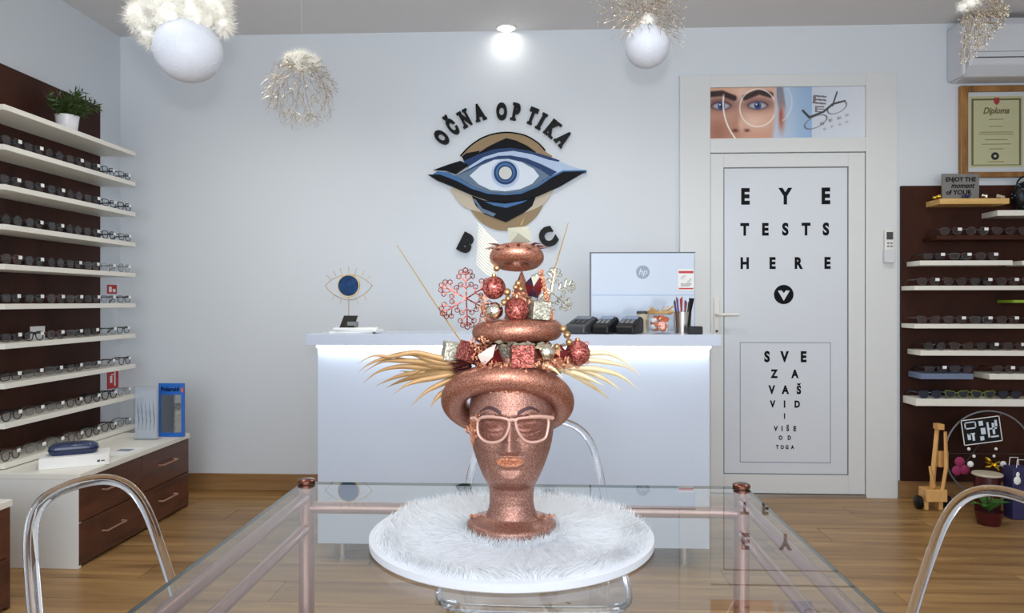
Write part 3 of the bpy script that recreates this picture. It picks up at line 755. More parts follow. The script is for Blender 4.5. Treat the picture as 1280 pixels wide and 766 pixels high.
# red signs on the left wall behind the rack
for nm, (xa, xb, ya, yb), lb in (('safety_sign', (134.5, 146, 356, 367), 'small square red safety sign on the wall, the upper of two'), ('safety_sign', (134.5, 148, 461, 485), 'tall red extinguisher sign on the wall, the lower of two')):
    q0, q1 = WX(xa, (ya + yb) / 2, XL + 0.004), WX(xb, (ya + yb) / 2, XL + 0.004)
    z0 = WX((xa + xb) / 2, yb, XL).z; z1 = WX((xa + xb) / 2, ya, XL).z
    t = thing(nm, lb, 'sign', (XL, (q0.y + q1.y) / 2, z0))
    MB().bb(XL + 0.0005, XL + 0.004, q0.y, q1.y, z0, z1).build('sign_plate', 'red', t, smooth=0)
    mb = MB(); w_ = q1.y - q0.y; h_ = z1 - z0
    if h_ < 0.09: mb.bb(XL + 0.004, XL + 0.005, q0.y + 0.15 * w_, q0.y + 0.42 * w_, z0 + 0.18 * h_, z0 + 0.78 * h_).bb(XL + 0.004, XL + 0.005, q0.y + 0.55 * w_, q0.y + 0.85 * w_, z0 + 0.18 * h_, z0 + 0.55 * h_)
    else:
        mb.bb(XL + 0.004, XL + 0.005, q0.y + 0.6 * w_, q0.y + 0.72 * w_, z0 + 0.12 * h_, z0 + 0.85 * h_).bb(XL + 0.004, XL + 0.005, q0.y + 0.22 * w_, q0.y + 0.42 * w_, z0 + 0.3 * h_, z0 + 0.66 * h_)
        mb.bb(XL + 0.004, XL + 0.005, q0.y + 0.3 * w_, q0.y + 0.6 * w_, z0 + 0.7 * h_, z0 + 0.75 * h_)
    mb.build('pictogram', 'paper', t, smooth=0)

# low cabinets along the left wall
def cabinet(y0, y1, label, cols):
    t = thing('drawer_cabinet', label, 'cabinet', ((XL - 1.96) / 2, (y0 + y1) / 2, 0))
    xf = -1.965
    MB().bb(XL + 0.003, xf - 0.02, y0 + 0.018, y1 - 0.018, 0.03, 0.377).build('carcass', 'drawer', t, smooth=0)
    MB().bb(XL + 0.003, xf - 0.002, y0, y0 + 0.018, 0.0, 0.377).build('side_panel', 'white', t, smooth=0)
    MB().bb(XL + 0.003, xf - 0.002, y1 - 0.018, y1, 0.0, 0.377).build('side_panel', 'drawer', t, smooth=0)
    MB().bb(XL + 0.003, xf + 0.006, y0 - 0.002, y1 + 0.002, 0.377, 0.402).build('cabinet_top', 'shelfw', t, smooth=0, bevel=0.002)
    ww = (y1 - y0) / cols
    for c in range(cols):
        for z0, z1 in ((0.012, 0.190), (0.194, 0.375)):
            d = MB().bb(xf - 0.020, xf, y0 + c * ww + 0.002, y0 + (c + 1) * ww - 0.002, z0, z1).build('drawer', 'drawer', t, smooth=0, bevel=0.002)
            yc = y0 + (c + 0.5) * ww; zc = (z0 + z1) / 2 + 0.01
            MB().tube([(xf - 0.003, yc - 0.075, zc), (xf + 0.022, yc - 0.075, zc), (xf + 0.022, yc + 0.075, zc), (xf - 0.003, yc + 0.075, zc)], 0.005, 6).build('handle', 'handlemetal', d)
    return t
cabinet(3.006, 3.962, 'low drawer cabinet with dark wood fronts and white top below the rack', 2)
cabinet(1.75, 2.61, 'low drawer cabinet with dark wood fronts, nearest the clear chair', 2)
ZT = 0.402
# white box with blue case
q0, q1 = WZ(48, 588, ZT), WZ(137, 580, ZT)
an = math.atan2(q1.y - q0.y, q1.x - q0.x); bl = (q1 - q0).length
mt = Matrix.Translation(q0) @ Matrix.Rotation(an, 4, 'Z')
bx = thing('white_box', 'flat white cardboard box on the low cabinet', 'box', (q0 + q1) / 2)
MB().bb(0, bl, 0, 0.15, 0.0005, 0.048, mt).build('carton', 'paper', bx, smooth=0, bevel=0.002)
MB().bb(bl * 0.82, bl * 0.86, -0.0008, 0.0, 0.015, 0.024, mt).bb(bl * 0.875, bl * 0.93, -0.0008, 0.0, 0.017, 0.022, mt).build('print_mark', 'darkgrey', bx, smooth=0)
cs = MB(); n = 24
for i, (zz, sc) in enumerate(((0.0, 0.86), (0.008, 0.97), (0.022, 1.0), (0.036, 0.97), (0.047, 0.82), (0.052, 0.5))):
    for k in range(n):
        a = 2 * math.pi * k / n; ex = 0.45
        cs.v.append(mt @ Vector((bl * 0.47 + 0.098 * sc * math.copysign(abs(math.cos(a)) ** ex, math.cos(a)), 0.075 + 0.040 * sc * math.copysign(abs(math.sin(a)) ** ex, math.sin(a)), 0.0485 + zz)))
for i in range(5):
    for k in range(n): cs.f.append((i * n + k, i * n + (k + 1) % n, (i + 1) * n + (k + 1) % n, (i + 1) * n + k))
cs.f.append(tuple(reversed(range(n)))); cs.f.append(tuple(range(5 * n, 6 * n)))
cpt = thing('glasses_case', 'dark blue hard glasses case lying on the white box', 'glasses case', mt @ Vector((bl * 0.47, 0.075, 0.0485)))
cs.build('shell', 'caseblue', cpt, smooth=50)
mb = MB(); mb.v = [mt @ Vector((bl * 0.47 + 0.0995 * math.copysign(abs(math.cos(a)) ** 0.45, math.cos(a)), 0.075 + 0.0415 * math.copysign(abs(math.sin(a)) ** 0.45, math.sin(a)), 0.0485 + z)) for z in (0.021, 0.0235) for a in [2 * math.pi * k / 32 for k in range(32)]]
mb.f = [(k, (k + 1) % 32, 32 + (k + 1) % 32, 32 + k) for k in range(32)]
mb.build('seam', 'black', cpt)
q = WZ(152, 565, ZT)
fl_ = thing('leaflet', 'pale leaflet lying flat on the low cabinet', 'leaflet', q)
MB().box(q + Vector((0, 0, 0.002)), (0.10, 0.19, 0.003)).build('sheet', 'paper', fl_, smooth=0)
MB().box(q + Vector((0, 0.03, 0.0038)), (0.07, 0.05, 0.0006)).build('print_area', 'screen', fl_, smooth=0)
# blue framed counter mirror
q = WZ(213.5, 546, ZT)
def fpx(px, py, Y): return W(px, py, Y)
ym = q.y
mr = thing('counter_mirror', 'blue framed mirror card standing on the low cabinet', 'mirror', q)
a0, a1, z0, z1 = W(198, 500, ym).x, W(230, 500, ym).x, ZT, W(215, 479, ym).z
frame(MB(), a0, a1, z0 + 0.001, z1, 0.012, 0.016, 0.022, 0.062, ym, ym + 0.012).build('mirror_frame', 'polblue', mr, smooth=0, bevel=0.001)
MB().bb(a0 + 0.01, a1 - 0.014, ym + 0.004, ym + 0.010, z0 + 0.02, z1 - 0.06).build('mirror_face', 'mirror', mr, smooth=0)
mb = MB(); put_text(mb, 'Polaroid', (a0 + a1) / 2 - 0.006, z1 - 0.043, 0.024, ym - 0.0012, 0.001, 0.03, 0.85, width=0.098); mb.build('lettering', 'ink', mr, smooth=0)
MB().bb(a1 - 0.016, a1 - 0.004, ym - 0.001, ym, z1 - 0.048, z1 - 0.024).build('colour_mark', 'orange', mr, smooth=0)
MB().bb(a0 + 0.02, a1 - 0.02, ym + 0.012, ym + 0.06, ZT + 0.0005, ZT + 0.004).build('foot', 'polblue', mr, smooth=0)
# clear stand with printed frames
q = WZ(181, 550, ZT); ys = q.y
st = thing('leaflet_stand', 'clear leaflet holder printed with rows of spectacles before the blue mirror', 'stand', q)
a0, a1, z1 = W(167, 500, ys).x, W(196, 500, ys).x, W(181, 483, ys).z
MB().bb(a0, a1, ys, ys + 0.004, ZT + 0.001, z1).bb(a0, a1, ys, ys + 0.05, ZT + 0.001, ZT + 0.004).build('holder', 'acryl', st, smooth=0)
MB().bb(a0 + 0.005, a1 - 0.005, ys + 0.006, ys + 0.008, ZT + 0.008, z1 - 0.006).build('sheet', M['eyewhite'], st, smooth=0)
mb = MB()
for i in range(5):
    xx = a0 + 0.02 + i * 0.021
    mb.tube([(xx, ys + 0.005, ZT + 0.05), (xx + 0.006, ys + 0.005, ZT + 0.10), (xx, ys + 0.005, ZT + 0.16), (xx - 0.003, ys + 0.005, ZT + 0.20)], [0.0006, 0.0022, 0.0016, 0.0006], 4)
mb.build('printed_temples', 'steel', st)

# ------------------------------------------------------------------ right wall rack
YP = YB - 0.022
xr0 = W(1127, 377, YP).x
zpt = W(1160, 232, YP).z
tag(MB().bb(xr0, 3.12, YP, YB, 0.101, zpt).build('wall_panel', 'panel', smooth=0), 'wide dark brown panel on the wall beside the white door', 'panel')
YS = YP - 0.15
def rshelf(x0, x1, ya, yb, lb, m='shelfw'):
    a = W(x0, 377, YS).x; b = W(x1, 377, YS).x if x1 < 1279 else 2.95
    z1_, z0_ = W(1180, ya, YS).z, W(1180, yb, YS).z
    tag(MB().bb(a, b, YS, YP - 0.0005, z0_, z1_).build('wall_shelf', m, smooth=0, bevel=0.002), lb, 'shelf', 'shelves on the panel beside the door')
    return z1_
zA = rshelf(1175, 1262, 248, 255, 'short pine shelf carrying the grey slogan plaque', 'shelfyellow')
zB = rshelf(1247, 1280, 263, 270, 'white shelf carrying the black sequinned bag')
zC = rshelf(1171, 1280, 294, 299.5, 'dark brown shelf the colour of its panel', 'panel')
zD = rshelf(1150, 1266, 325.5, 331.5, 'short white shelf just below the dark brown shelf')
zD2 = rshelf(1278, 1280, 326, 331.5, 'white shelf beyond the end of the short white shelf')
zE = rshelf(1143, 1280, 357, 362.5, 'long white shelf just above the green shelf')
zF = rshelf(1267, 1280, 375, 378.5, 'empty green shelf on the panel beside the door', 'shelfgreen')
zG = rshelf(1143, 1280, 405, 410.5, 'long white shelf below the green shelf')
zH = rshelf(1151, 1280, 438, 444.5, 'white shelf just above the blue-grey shelf')
zI = rshelf(1152, 1217, 467, 474, 'short blue-grey shelf on the panel beside the door', 'shelfgrey')
zJ = rshelf(1237, 1280, 467, 474, 'short white shelf level with the blue-grey shelf')
zK = rshelf(1145, 1280, 498.5, 507.5, 'lowest white shelf with sunglasses beside the door')
def rrow(z, xs, kinds, where, grp):
    for j, xx in enumerate(xs):
        k = kinds[j % len(kinds)]
        place_spec(k, (W(xx, 377, YS + 0.02).x, YS + 0.012, z + 0.0004), random.uniform(-0.02, 0.02), where + ', ' + ('nearest the door', 'second from the door', 'third from the door', 'fourth from the door', 'fifth from the door')[j], grp)
rrow(zC, (1188, 1221, 1254, 1287), (6, 2, 4, 6), 'on the dark wood shelf', 'glasses on the dark right shelf')
rrow(zD, (1167, 1200, 1233), (0, 11, 6, 2), 'on the short shelf below the dark one', 'glasses on the short white right shelf')
rrow(zE, (1160, 1193, 1226, 1259, 1292), (6, 4, 1, 6, 4), 'on the long shelf above the green one', 'glasses on the long white right shelf')
rrow(zG, (1160, 1193, 1226, 1259, 1292), (4, 6, 11, 6, 0), 'on the long shelf below the green one', 'glasses on the shelf below the green one')
rrow(zH, (1168, 1201, 1234, 1267), (7, 4, 1, 6), 'on the shelf above the blue-grey one', 'glasses on the shelf above the blue-grey one')
rrow(zI, (1169, 1201), (0, 5), 'on the short blue-grey shelf', 'glasses on the blue-grey shelf')
rrow(zJ, (1254, 1287), (6, 0), 'on the shelf level with the blue-grey one', 'glasses beside the blue-grey shelf')
rrow(zK, (1162, 1195, 1228, 1261), (9, 10, 10, 8), 'on the lowest shelf above the toy crane', 'sunglasses on the lowest right shelf')
# plaque and trinkets on the pine shelf
pq = W(1201, 248, YS + 0.06); pq.z = zA
pl = thing('slogan_plaque', 'small grey plaque with black hand lettering on the pine shelf', 'plaque', pq)
a0, a1, z1 = W(1178, 230, pq.y).x, W(1224, 230, pq.y).x, W(1200, 217, pq.y).z
MB().bb(a0, a1, pq.y, pq.y + 0.012, zA + 0.0005, z1).build('board', 'plaque', pl, smooth=0, bevel=0.001)
mb = MB(); hh = z1 - zA; cxq = (a0 + a1) / 2
put_text(mb, 'ENJOY THE', cxq, zA + hh * 0.70, hh * 0.17, pq.y - 0.0012, 0.001, 0.03, 0.8, width=0.165)
put_text(mb, 'moment', cxq + 0.012, zA + hh * 0.45, hh * 0.20, pq.y - 0.0012, 0.001, 0.02, 0.8, shear=0.3, width=0.13)
put_text(mb, 'of YOUR', cxq - 0.01, zA + hh * 0.20, hh * 0.18, pq.y - 0.0012, 0.001, 0.03, 0.8, width=0.14)
mb.build('lettering', 'ink', pl, smooth=0)
for xx, m_, lb in ((1172, 'goldbow', 'tiny gold trinket on the pine shelf'), (1208, 'navycloth', 'small dark blue bead trinket on the pine shelf'), (1232, 'silver', 'small silver trinket beside the grey plaque'), (1250, 'beige', 'small beige trinket at the end of the pine shelf')):
    q = W(xx, 248, YS + 0.03); q.z = zA
    mb = MB()
    for k in range(7): mb.ball(q + Vector((random.uniform(-0.02, 0.02), random.uniform(-0.006, 0.006), 0.008 + random.uniform(0, 0.012))), 0.008, 8, 6)
    tag(mb.build('trinket', m_), lb, 'trinket')
# black sequinned bag at the end of the white shelf
q = W(1285, 263, YS + 0.07); q.z = zB
bg_ = thing('sequin_bag', 'round black sequinned bag on the high white shelf', 'bag', q)
MB().ball(q + Vector((0, 0, 0.085)), 0.088, 24, 16, (1.0, 0.55, 0.96), 0.12, 22).build('body', 'black', bg_)
mb = MB()
for k in range(50):
    d = rv(); d.y = -abs(d.y); mb.ball(q + Vector((0, 0, 0.085)) + Vector((d.x, d.y * 0.55, d.z)) * 0.09, 0.004, 6, 4)
mb.build('sequins', 'steel', bg_)
MB().tube([q + Vector((0.06 * math.cos(a * R(15)), 0, 0.15 + 0.05 * math.sin(a * R(15)))) for a in range(13)], 0.005, 6).build('handle', 'black', bg_)
# framed diploma
dq = W(1245, 165, YB - 0.01)
dg_ = thing('framed_diploma', 'cream diploma in a gilded wooden frame above the right rack', 'picture', (dq.x, YB, W(1245, 222, YB).z))
def dx(px): return W(px, 165, YB - 0.015).x
def dz(py): return W(1245, py, YB - 0.015).z
frame(MB(), dx(1199), dx(1291), dz(222), dz(107), 0.045, 0.045, 0.032, 0.036, YB - 0.03, YB - 0.001).build('frame', 'goldframe', dg_, smooth=0, bevel=0.006)
MB().bb(dx(1205), dx(1285), YB - 0.012, YB - 0.004, dz(218), dz(111)).build('mount', 'paper', dg_, smooth=0)
MB().bb(dx(1212), dx(1279), YB - 0.0135, YB - 0.012, dz(209), dz(120)).build('certificate', 'cream', dg_, smooth=0)
frame(MB(), dx(1214.5), dx(1276.5), dz(206.5), dz(123), 0.011, 0.011, 0.004, 0.010, YB - 0.0145, YB - 0.0135).build('printed_border', 'olive', dg_, smooth=0)
mb = MB(); put_text(mb, 'Diploma', dx(1245.5), dz(142), dz(134) - dz(142), YB - 0.0145, 0.001, 0.03, 0.8, shear=0.35, width=dx(1262) - dx(1229))
for yy, wd in ((149, 18), (158, 16), (165, 40), (167.5, 44), (174.5, 28), (180, 36), (186, 18), (202, 20)): mb.bb(dx(1245.5 - wd / 2), dx(1245.5 + wd / 2), YB - 0.0142, YB - 0.0135, dz(yy + 0.35), dz(yy - 0.35))
mb.build('printed_text', 'olive', dg_, smooth=0)
MB().prism([(dx(1242.5), dz(122)), (dx(1249.5), dz(122)), (dx(1249.5), dz(128)), (dx(1246), dz(131.5)), (dx(1242.5), dz(128))], YB - 0.015, YB - 0.0135).build('crest', 'red', dg_, smooth=0)
mb = MB().prism([(dx(1244) + 0.022 * math.cos(a * R(15)), dz(195) + 0.022 * math.sin(a * R(15))) for a in range(24)], YB - 0.0145, YB - 0.0135); mb.build('seal', 'ink', dg_, smooth=0)
MB().prism([(dx(1244) + 0.008 * math.cos(a * R(30)), dz(195) + 0.008 * math.sin(a * R(30))) for a in range(12)], YB - 0.015, YB - 0.0145).build('seal_centre', 'cream', dg_, smooth=0)
MB().bb(dx(1205), dx(1285), YB - 0.0175, YB - 0.016, dz(218), dz(111)).build('pane', 'lens', dg_, smooth=0)
# air conditioner
ax0, ax1 = W(1183, 70, YB).x, W(1183, 70, YB).x + 0.85
az0, az1 = W(1190, 105, YB).z, W(1190, 36, YB).z
act = thing('air_conditioner', 'white wall air conditioner above the framed diploma', 'air conditioner', ((ax0 + ax1) / 2, YB, az0))
prof = [(YB, az0), (YB - 0.13, az0), (YB - 0.185, az0 + 0.05), (YB - 0.195, az0 + 0.09), (YB - 0.195, az1 - 0.05), (YB - 0.16, az1), (YB, az1)]
mb = MB(); n = len(prof); ins = 0.022
mb.v = [Vector((xx, yy, zz)) for xx in (ax0 + ins, ax1 - ins) for yy, zz in prof]
mb.f = [tuple(reversed(range(n))), tuple(range(n, 2 * n))] + [(i, (i + 1) % n, n + (i + 1) % n, n + i) for i in range(n)]
mb.build('front_shell', 'acwhite', act, smooth=0, bevel=0.006)
MB().bb(ax0, ax0 + ins + 0.002, YB - 0.165, YB, az0 + 0.004, az1 - 0.006).build('end_cap', 'acwhite', act, bevel=0.012)
MB().bb(ax1 - ins - 0.002, ax1, YB - 0.165, YB, az0 + 0.004, az1 - 0.006).build('end_cap', 'acwhite', act, bevel=0.012)
MB().bb(ax0 + 0.05, ax1 - 0.05, YB - 0.198, YB - 0.19, az0 + 0.085, az0 + 0.090).build('louver_gap', 'darkgrey', act, smooth=0)
MB().bb(ax0 + 0.03, ax1 - 0.03, YB - 0.197, YB - 0.19, az0 + 0.118, az0 + 0.120).build('panel_seam', 'gasket', act, smooth=0)
# remote on the wall
YR = YD - 0.0005          # fixed to the face of the door frame
rm = W(1112, 307, YR - 0.02)
rmt = thing('remote_control', 'white remote control in a holder on the white door frame', 'remote', (rm.x, YR, W(1112, 327, YR).z))
MB().bb(rm.x - 0.026, rm.x + 0.026, YR - 0.022, YR - 0.004, rm.z - 0.09, rm.z + 0.092).build('body', 'white', rmt, bevel=0.006)
MB().bb(rm.x - 0.030, rm.x + 0.030, YR - 0.026, YR, rm.z - 0.098, rm.z - 0.02).build('holder', 'acwhite', rmt, bevel=0.004)
MB().bb(rm.x - 0.018, rm.x + 0.018, YR - 0.0235, YR - 0.022, rm.z + 0.035, rm.z + 0.078).build('display', 'darkgrey', rmt, smooth=0)
for i in range(2):
    for j in range(2): MB().bb(rm.x - 0.015 + i * 0.018, rm.x - 0.003 + i * 0.018, YR - 0.0235, YR - 0.022, rm.z - 0.008 + j * 0.018, rm.z + 0.001 + j * 0.018).build('button', 'gasket', rmt, smooth=0)

# ------------------------------------------------------------------ floor things below the right rack
q = WZ(1166, 636, 0.0)
k = (q - Vector((0, 0, 1.13))).length / F * 0.98
cr = thing('wooden_toy_crane', 'wooden toy crane with black wheels standing on the floor', 'toy', q)
def cp(px, py, d=0.0): return q + Vector(((px - 1166) * k, d, (637 - py) * k))
MB().box(cp(1166, 621), (22 * k, 0.085, 13 * k)).build('cabin_base', 'beech', cr, bevel=0.003)
MB().box(cp(1157, 632), (4.5 * k, 0.05, 9.6 * k)).build('foot_block', 'beech', cr, bevel=0.002)
MB().box(cp(1172, 632), (4.5 * k, 0.05, 9.6 * k)).build('foot_block', 'beech', cr, bevel=0.002)
for sx in (1151, 1181):
    MB().lathe([(0.030, -0.014), (0.036, -0.010), (0.036, 0.010), (0.030, 0.014)], 22, mtx=Matrix.Translation(cp(sx, 637, 0.0) + Vector((0, 0, 0.0365))) @ Matrix.Rotation(R(90), 4, 'Y')).build('wheel', 'black', cr)
MB().tube([cp(1165, 617), cp(1168, 580), cp(1171, 546)], [0.016, 0.014, 0.012], 4).build('boom', 'beech', cr)
MB().tube([cp(1173, 615, -0.03), cp(1177, 590, -0.03), cp(1176, 553, -0.03)], [0.011, 0.011, 0.009], 4).build('stay_bar', 'beech', cr)
MB().tube([cp(1164, 612, -0.03), cp(1160, 590, -0.03)], [0.012, 0.008], 4).build('lever', 'beech', cr)
MB().box(cp(1178, 584, 0.02), (10 * k, 0.03, 17 * k)).build('counterweight', 'beech', cr, bevel=0.002)
MB().box(cp(1171, 548, -0.012), (7 * k, 0.05, 6 * k)).build('boom_head', 'beech', cr, bevel=0.002)
# hoop display
yh = 4.14
hc = W(1236, 567, yh); hr = 52 * yh / F
hp_ = thing('hoop_stand', 'black metal hoop with a spoke wire on a round foot under the rack', 'stand', (hc.x, yh, 0))
MB().tube([hc + Vector((hr * math.cos(a * R(7.5)), 0, hr * math.sin(a * R(7.5)))) for a in range(48)], 0.0045, 6, closed=True).build('hoop', 'gasket', hp_)
MB().tube([hc + Vector((-hr, 0.0, 0)), hc + Vector((hr, 0, 0))], 0.0015, 5).tube([hc + Vector((-hr * .8, 0.0, -hr * .6)), hc + Vector((hr * .3, 0, hr * .95))], 0.0015, 5).build('spoke_wire', 'darkgrey', hp_)
MB().tube([(hc.x, yh, hc.z - hr), (hc.x, yh, 0.01)], 0.006, 8).build('post', 'black', hp_)
MB().lathe([(0.05, 0.0), (0.05, 0.010), (0.02, 0.016)], 28, (hc.x, yh, 0)).build('foot', 'black', hp_)
yq = 4.10
sc_ = W(1226.5, 538, yq)
sg = thing('chalk_sign', 'small tilted black sign with white scribbles hanging on the hoop', 'sign', sc_)
mt2 = Matrix.Translation(sc_) @ Matrix.Rotation(R(-8), 4, 'Y')
sw, sh_ = 46 * yq / F, 31 * yq / F
MB().box((0, 0, 0), (sw, 0.006, sh_), mt2).build('board', 'black', sg, smooth=0)
mb = MB(); e_ = 0.004
mb.box((0, -0.004, sh_ / 2 - e_ / 2), (sw, 0.002, e_), mt2).box((0, -0.004, -sh_ / 2 + e_ / 2), (sw, 0.002, e_), mt2).box((-sw / 2 + e_ / 2, -0.004, 0), (e_, 0.002, sh_), mt2).box((sw / 2 - e_ / 2, -0.004, 0), (e_, 0.002, sh_), mt2)
mb.build('white_border', 'paper', sg, smooth=0)
mb = MB()
frame(MB(), 0, 1, 0, 1, 0.1, 0.1, 0.1, 0.1, 0, 1)
for (bx0, bx1, bz0, bz1) in ((-0.42, -0.12, 0.12, 0.17), (-0.42, -0.12, 0.36, 0.40), (-0.42, -0.39, 0.12, 0.40), (-0.15, -0.12, 0.12, 0.40), (-0.38, -0.3, -0.3, -0.05), (-0.26, -0.2, -0.35, -0.1), (-0.36, -0.18, -0.1, -0.05), (-0.05, 0.06, 0.2, 0.38), (-0.02, 0.1, -0.15, 0.1), (-0.06, 0.04, -0.38, -0.22), (0.15, 0.2, -0.3, 0.3), (0.2, 0.4, 0.0, 0.06), (0.28, 0.34, -0.2, 0.25), (0.36, 0.42, 0.1, 0.35), (0.22, 0.42, -0.32, -0.26)):
    mb.bb(bx0 * sw, bx1 * sw, -0.0042, -0.003, bz0 * sh_, bz1 * sh_, mt2)
mb.build('scribbles', 'eyewhite', sg, smooth=0)
fw = thing('felt_flower', 'magenta felt flower of three round petals on the hoop', 'decoration', W(1201, 585, yq))
for px, py in ((1199.5, 577), (1196, 588), (1206, 587)):
    MB().ball(W(px, py, yq), 0.027, 16, 10, (1, 0.3, 1)).build('petal', 'pink', fw)
for px, py, r_ in ((1213, 580, 0.017), (1211, 561, 0.009), (1217.5, 570, 0.009), (1245, 561, 0.008), (1242.5, 570, 0.008), (1254, 580, 0.017)):
    tag(MB().ball(W(px, py, yq - 0.02), r_, 14, 10, (1, 0.6, 1)).build('white_button', 'paper'), 'small white round button ornament hanging in the hoop', 'ornament', 'white buttons on the hoop')
bw = thing('gold_bow', 'shiny gold ribbon bow above the red pot', 'bow', W(1240, 580, yq - 0.04))
c0 = W(1240, 580, yq - 0.05)
for s_, dz_ in ((-1, 0.012), (1, -0.008)):
    for j in range(3):
        a = (j - 1) * 0.5
        mb = MB(); pts = [c0 + Vector((s_ * 0.036 * t, -0.012 * math.sin(t * 3.1), dz_ * t + a * 0.05 * t)) for t in (0, 0.3, 0.6, 0.85, 1.0)]
        mb.tube(pts, [0.002, 0.007, 0.011, 0.010, 0.004], 6, flat=0.5).build('loop', 'goldbow', bw)
MB().ball(c0, 0.008, 10, 8).build('knot', 'goldbow', bw)
q = WZ(1234, 634, 0.0); q.y = 3.97
zrim = W(1234, 591, q.y).z
ptd = thing('lidded_pot', 'dark red pot with a pale round lid in front of the hoop', 'pot', (W(1234, 600, q.y).x, q.y, 0))
pc2 = Vector((ptd.location.x, q.y, 0))
MB().lathe([(0.045, 0.0), (0.058, 0.03), (0.064, 0.11), (0.058, zrim - 0.012)], 28, pc2).build('body', 'darkred', ptd)
MB().lathe([(0.070, zrim - 0.012), (0.074, zrim - 0.007), (0.070, zrim), (0.004, zrim + 0.004)], 28, pc2).build('lid', 'beige', ptd)
# small plant and boxes
q = WZ(1236, 655, 0.0)
pf = thing('floor_plant', 'leafy green plant with red blooms on the floor by the clear chair', 'plant', q)
MB().lathe([(0.05, 0), (0.065, 0.07), (0.062, 0.07), (0.0, 0.06)], 24, q).build('pot', 'darkred', pf)
for k_ in range(11):
    a = k_ * 0.57 * 2; b = q + Vector((0, 0, 0.065)); d = Vector((math.cos(a), math.sin(a), 0.55 + 0.3 * (k_ % 3)))
    d.normalize(); L_ = 0.13; sd = d.cross(Vector((0, 0, 1))).normalized() * 0.024
    mid = b + d * L_ * 0.55 + Vector((0, 0, 0.015)); tip = b + d * L_ - Vector((0, 0, 0.015))
    MB().add([b, mid + sd, tip, mid - sd, mid - Vector((0, 0, 0.003))], [(0, 1, 4), (1, 2, 4), (2, 3, 4), (3, 0, 4)]).build('leaf', 'green', pf, smooth=0)
for k_ in range(5):
    b = q + Vector((random.uniform(-0.05, 0.05), random.uniform(-0.04, 0.04), 0.15 + random.uniform(0, 0.05)))
    MB().tube([q + Vector((0, 0, 0.065)), b], 0.002, 4).ball(b, 0.017, 10, 8, (1, 1, 0.8), 0.3, 60).build('bloom', 'darkred', pf)
q = WZ(1262, 640, 0.0)
gb = thing('gift_bag', 'dark blue gift bag with a white figure beside the hoop', 'bag', Vector((W(1272, 600, 3.93).x, 3.93, 0)))
c0 = gb.location
MB().bb(c0.x - 0.05, c0.x + 0.055, 3.89, 3.97, 0.001, 0.27).build('paper_body', 'navycloth', gb, smooth=0, bevel=0.004)
MB().ball(Vector((c0.x - 0.025, 3.888, 0.235)), 0.012, 10, 8, (0.8, 0.3, 1.2)).ball(Vector((c0.x - 0.028, 3.888, 0.205)), 0.02, 10, 8, (0.9, 0.2, 1.1)).build('white_figure', 'paper', gb)
for s_ in (3.90, 3.96): MB().tube([(c0.x - 0.025, s_, 0.265), (c0.x - 0.02, s_, 0.31), (c0.x + 0.02, s_, 0.31), (c0.x + 0.025, s_, 0.265)], 0.002, 5).build('handle', 'paper', gb)

# ------------------------------------------------------------------ reception counter
YCN = 3.14
cx0, cx1 = W(397, 500, YCN).x, W(887, 500, YCN).x
ct = thing('reception_counter', 'glossy white reception counter glowing under its grey top', 'counter', ((cx0 + cx1) / 2, YCN + 0.3, 0))
ztop = 0.99
MB().bb(cx0, cx1, YCN, YCN + 0.025, 0.078, ztop - 0.060).build('front_panel', 'counter', ct, smooth=0, bevel=0.002)
MB().bb(cx0, cx0 + 0.025, YCN + 0.025, YCN + 0.36, 0.078, ztop - 0.05).build('side_panel', 'counter', ct, smooth=0)
MB().bb(cx1 - 0.025, cx1, YCN + 0.025, YCN + 0.36, 0.078, ztop - 0.05).build('side_panel', 'counter', ct, smooth=0)
MB().bb(cx0 + 0.025, cx1 - 0.025, YCN + 0.32, YCN + 0.34, 0.078, ztop - 0.05).build('inner_panel', 'counter', ct, smooth=0)
MB().bb(W(382, 420, YCN - 0.03).x, W(902, 420, YCN - 0.03).x, YCN - 0.03, YCN + 0.36, ztop - 0.048, ztop).build('counter_top', 'countertop', ct, smooth=0, bevel=0.002)
MB().bb(cx0 - 0.006, cx1 + 0.006, YCN + 0.001, YCN + 0.02, ztop - 0.0595, ztop - 0.0485).build('light_strip', 'led', ct, smooth=0)
MB().bb(cx0 + 0.03, cx1 - 0.03, YCN + 0.34, YCN + 0.85, 0.70, 0.74).build('desk_top', 'countertop', ct, smooth=0)
MB().bb(cx0 + 0.03, cx0 + 0.055, YCN + 0.34, YCN + 0.83, 0.078, 0.70).bb(cx1 - 0.055, cx1 - 0.03, YCN + 0.34, YCN + 0.83, 0.078, 0.70).build('desk_side', 'counter', ct, smooth=0)
for px in (428, 855):
    for yy in (YCN + 0.05, YCN + 0.30, YCN + 0.78):
        MB().lathe([(0.022, 0.0), (0.022, 0.006), (0.018, 0.010), (0.018, 0.078)], 16, (W(px, 690, YCN + 0.05).x, yy, 0)).build('foot', 'brushed', ct)
lamp('counter_led', 'AREA', ((cx0 + cx1) / 2, YCN - 0.012, ztop - 0.052), 1.8, (0.88, 0.94, 1.0), (R(18), 0, 0), shape='RECTANGLE', size=cx1 - cx0, size_y=0.012)

YT = YCN + 0.12
def C(px, py, Y=YT): return W(px, py, Y)
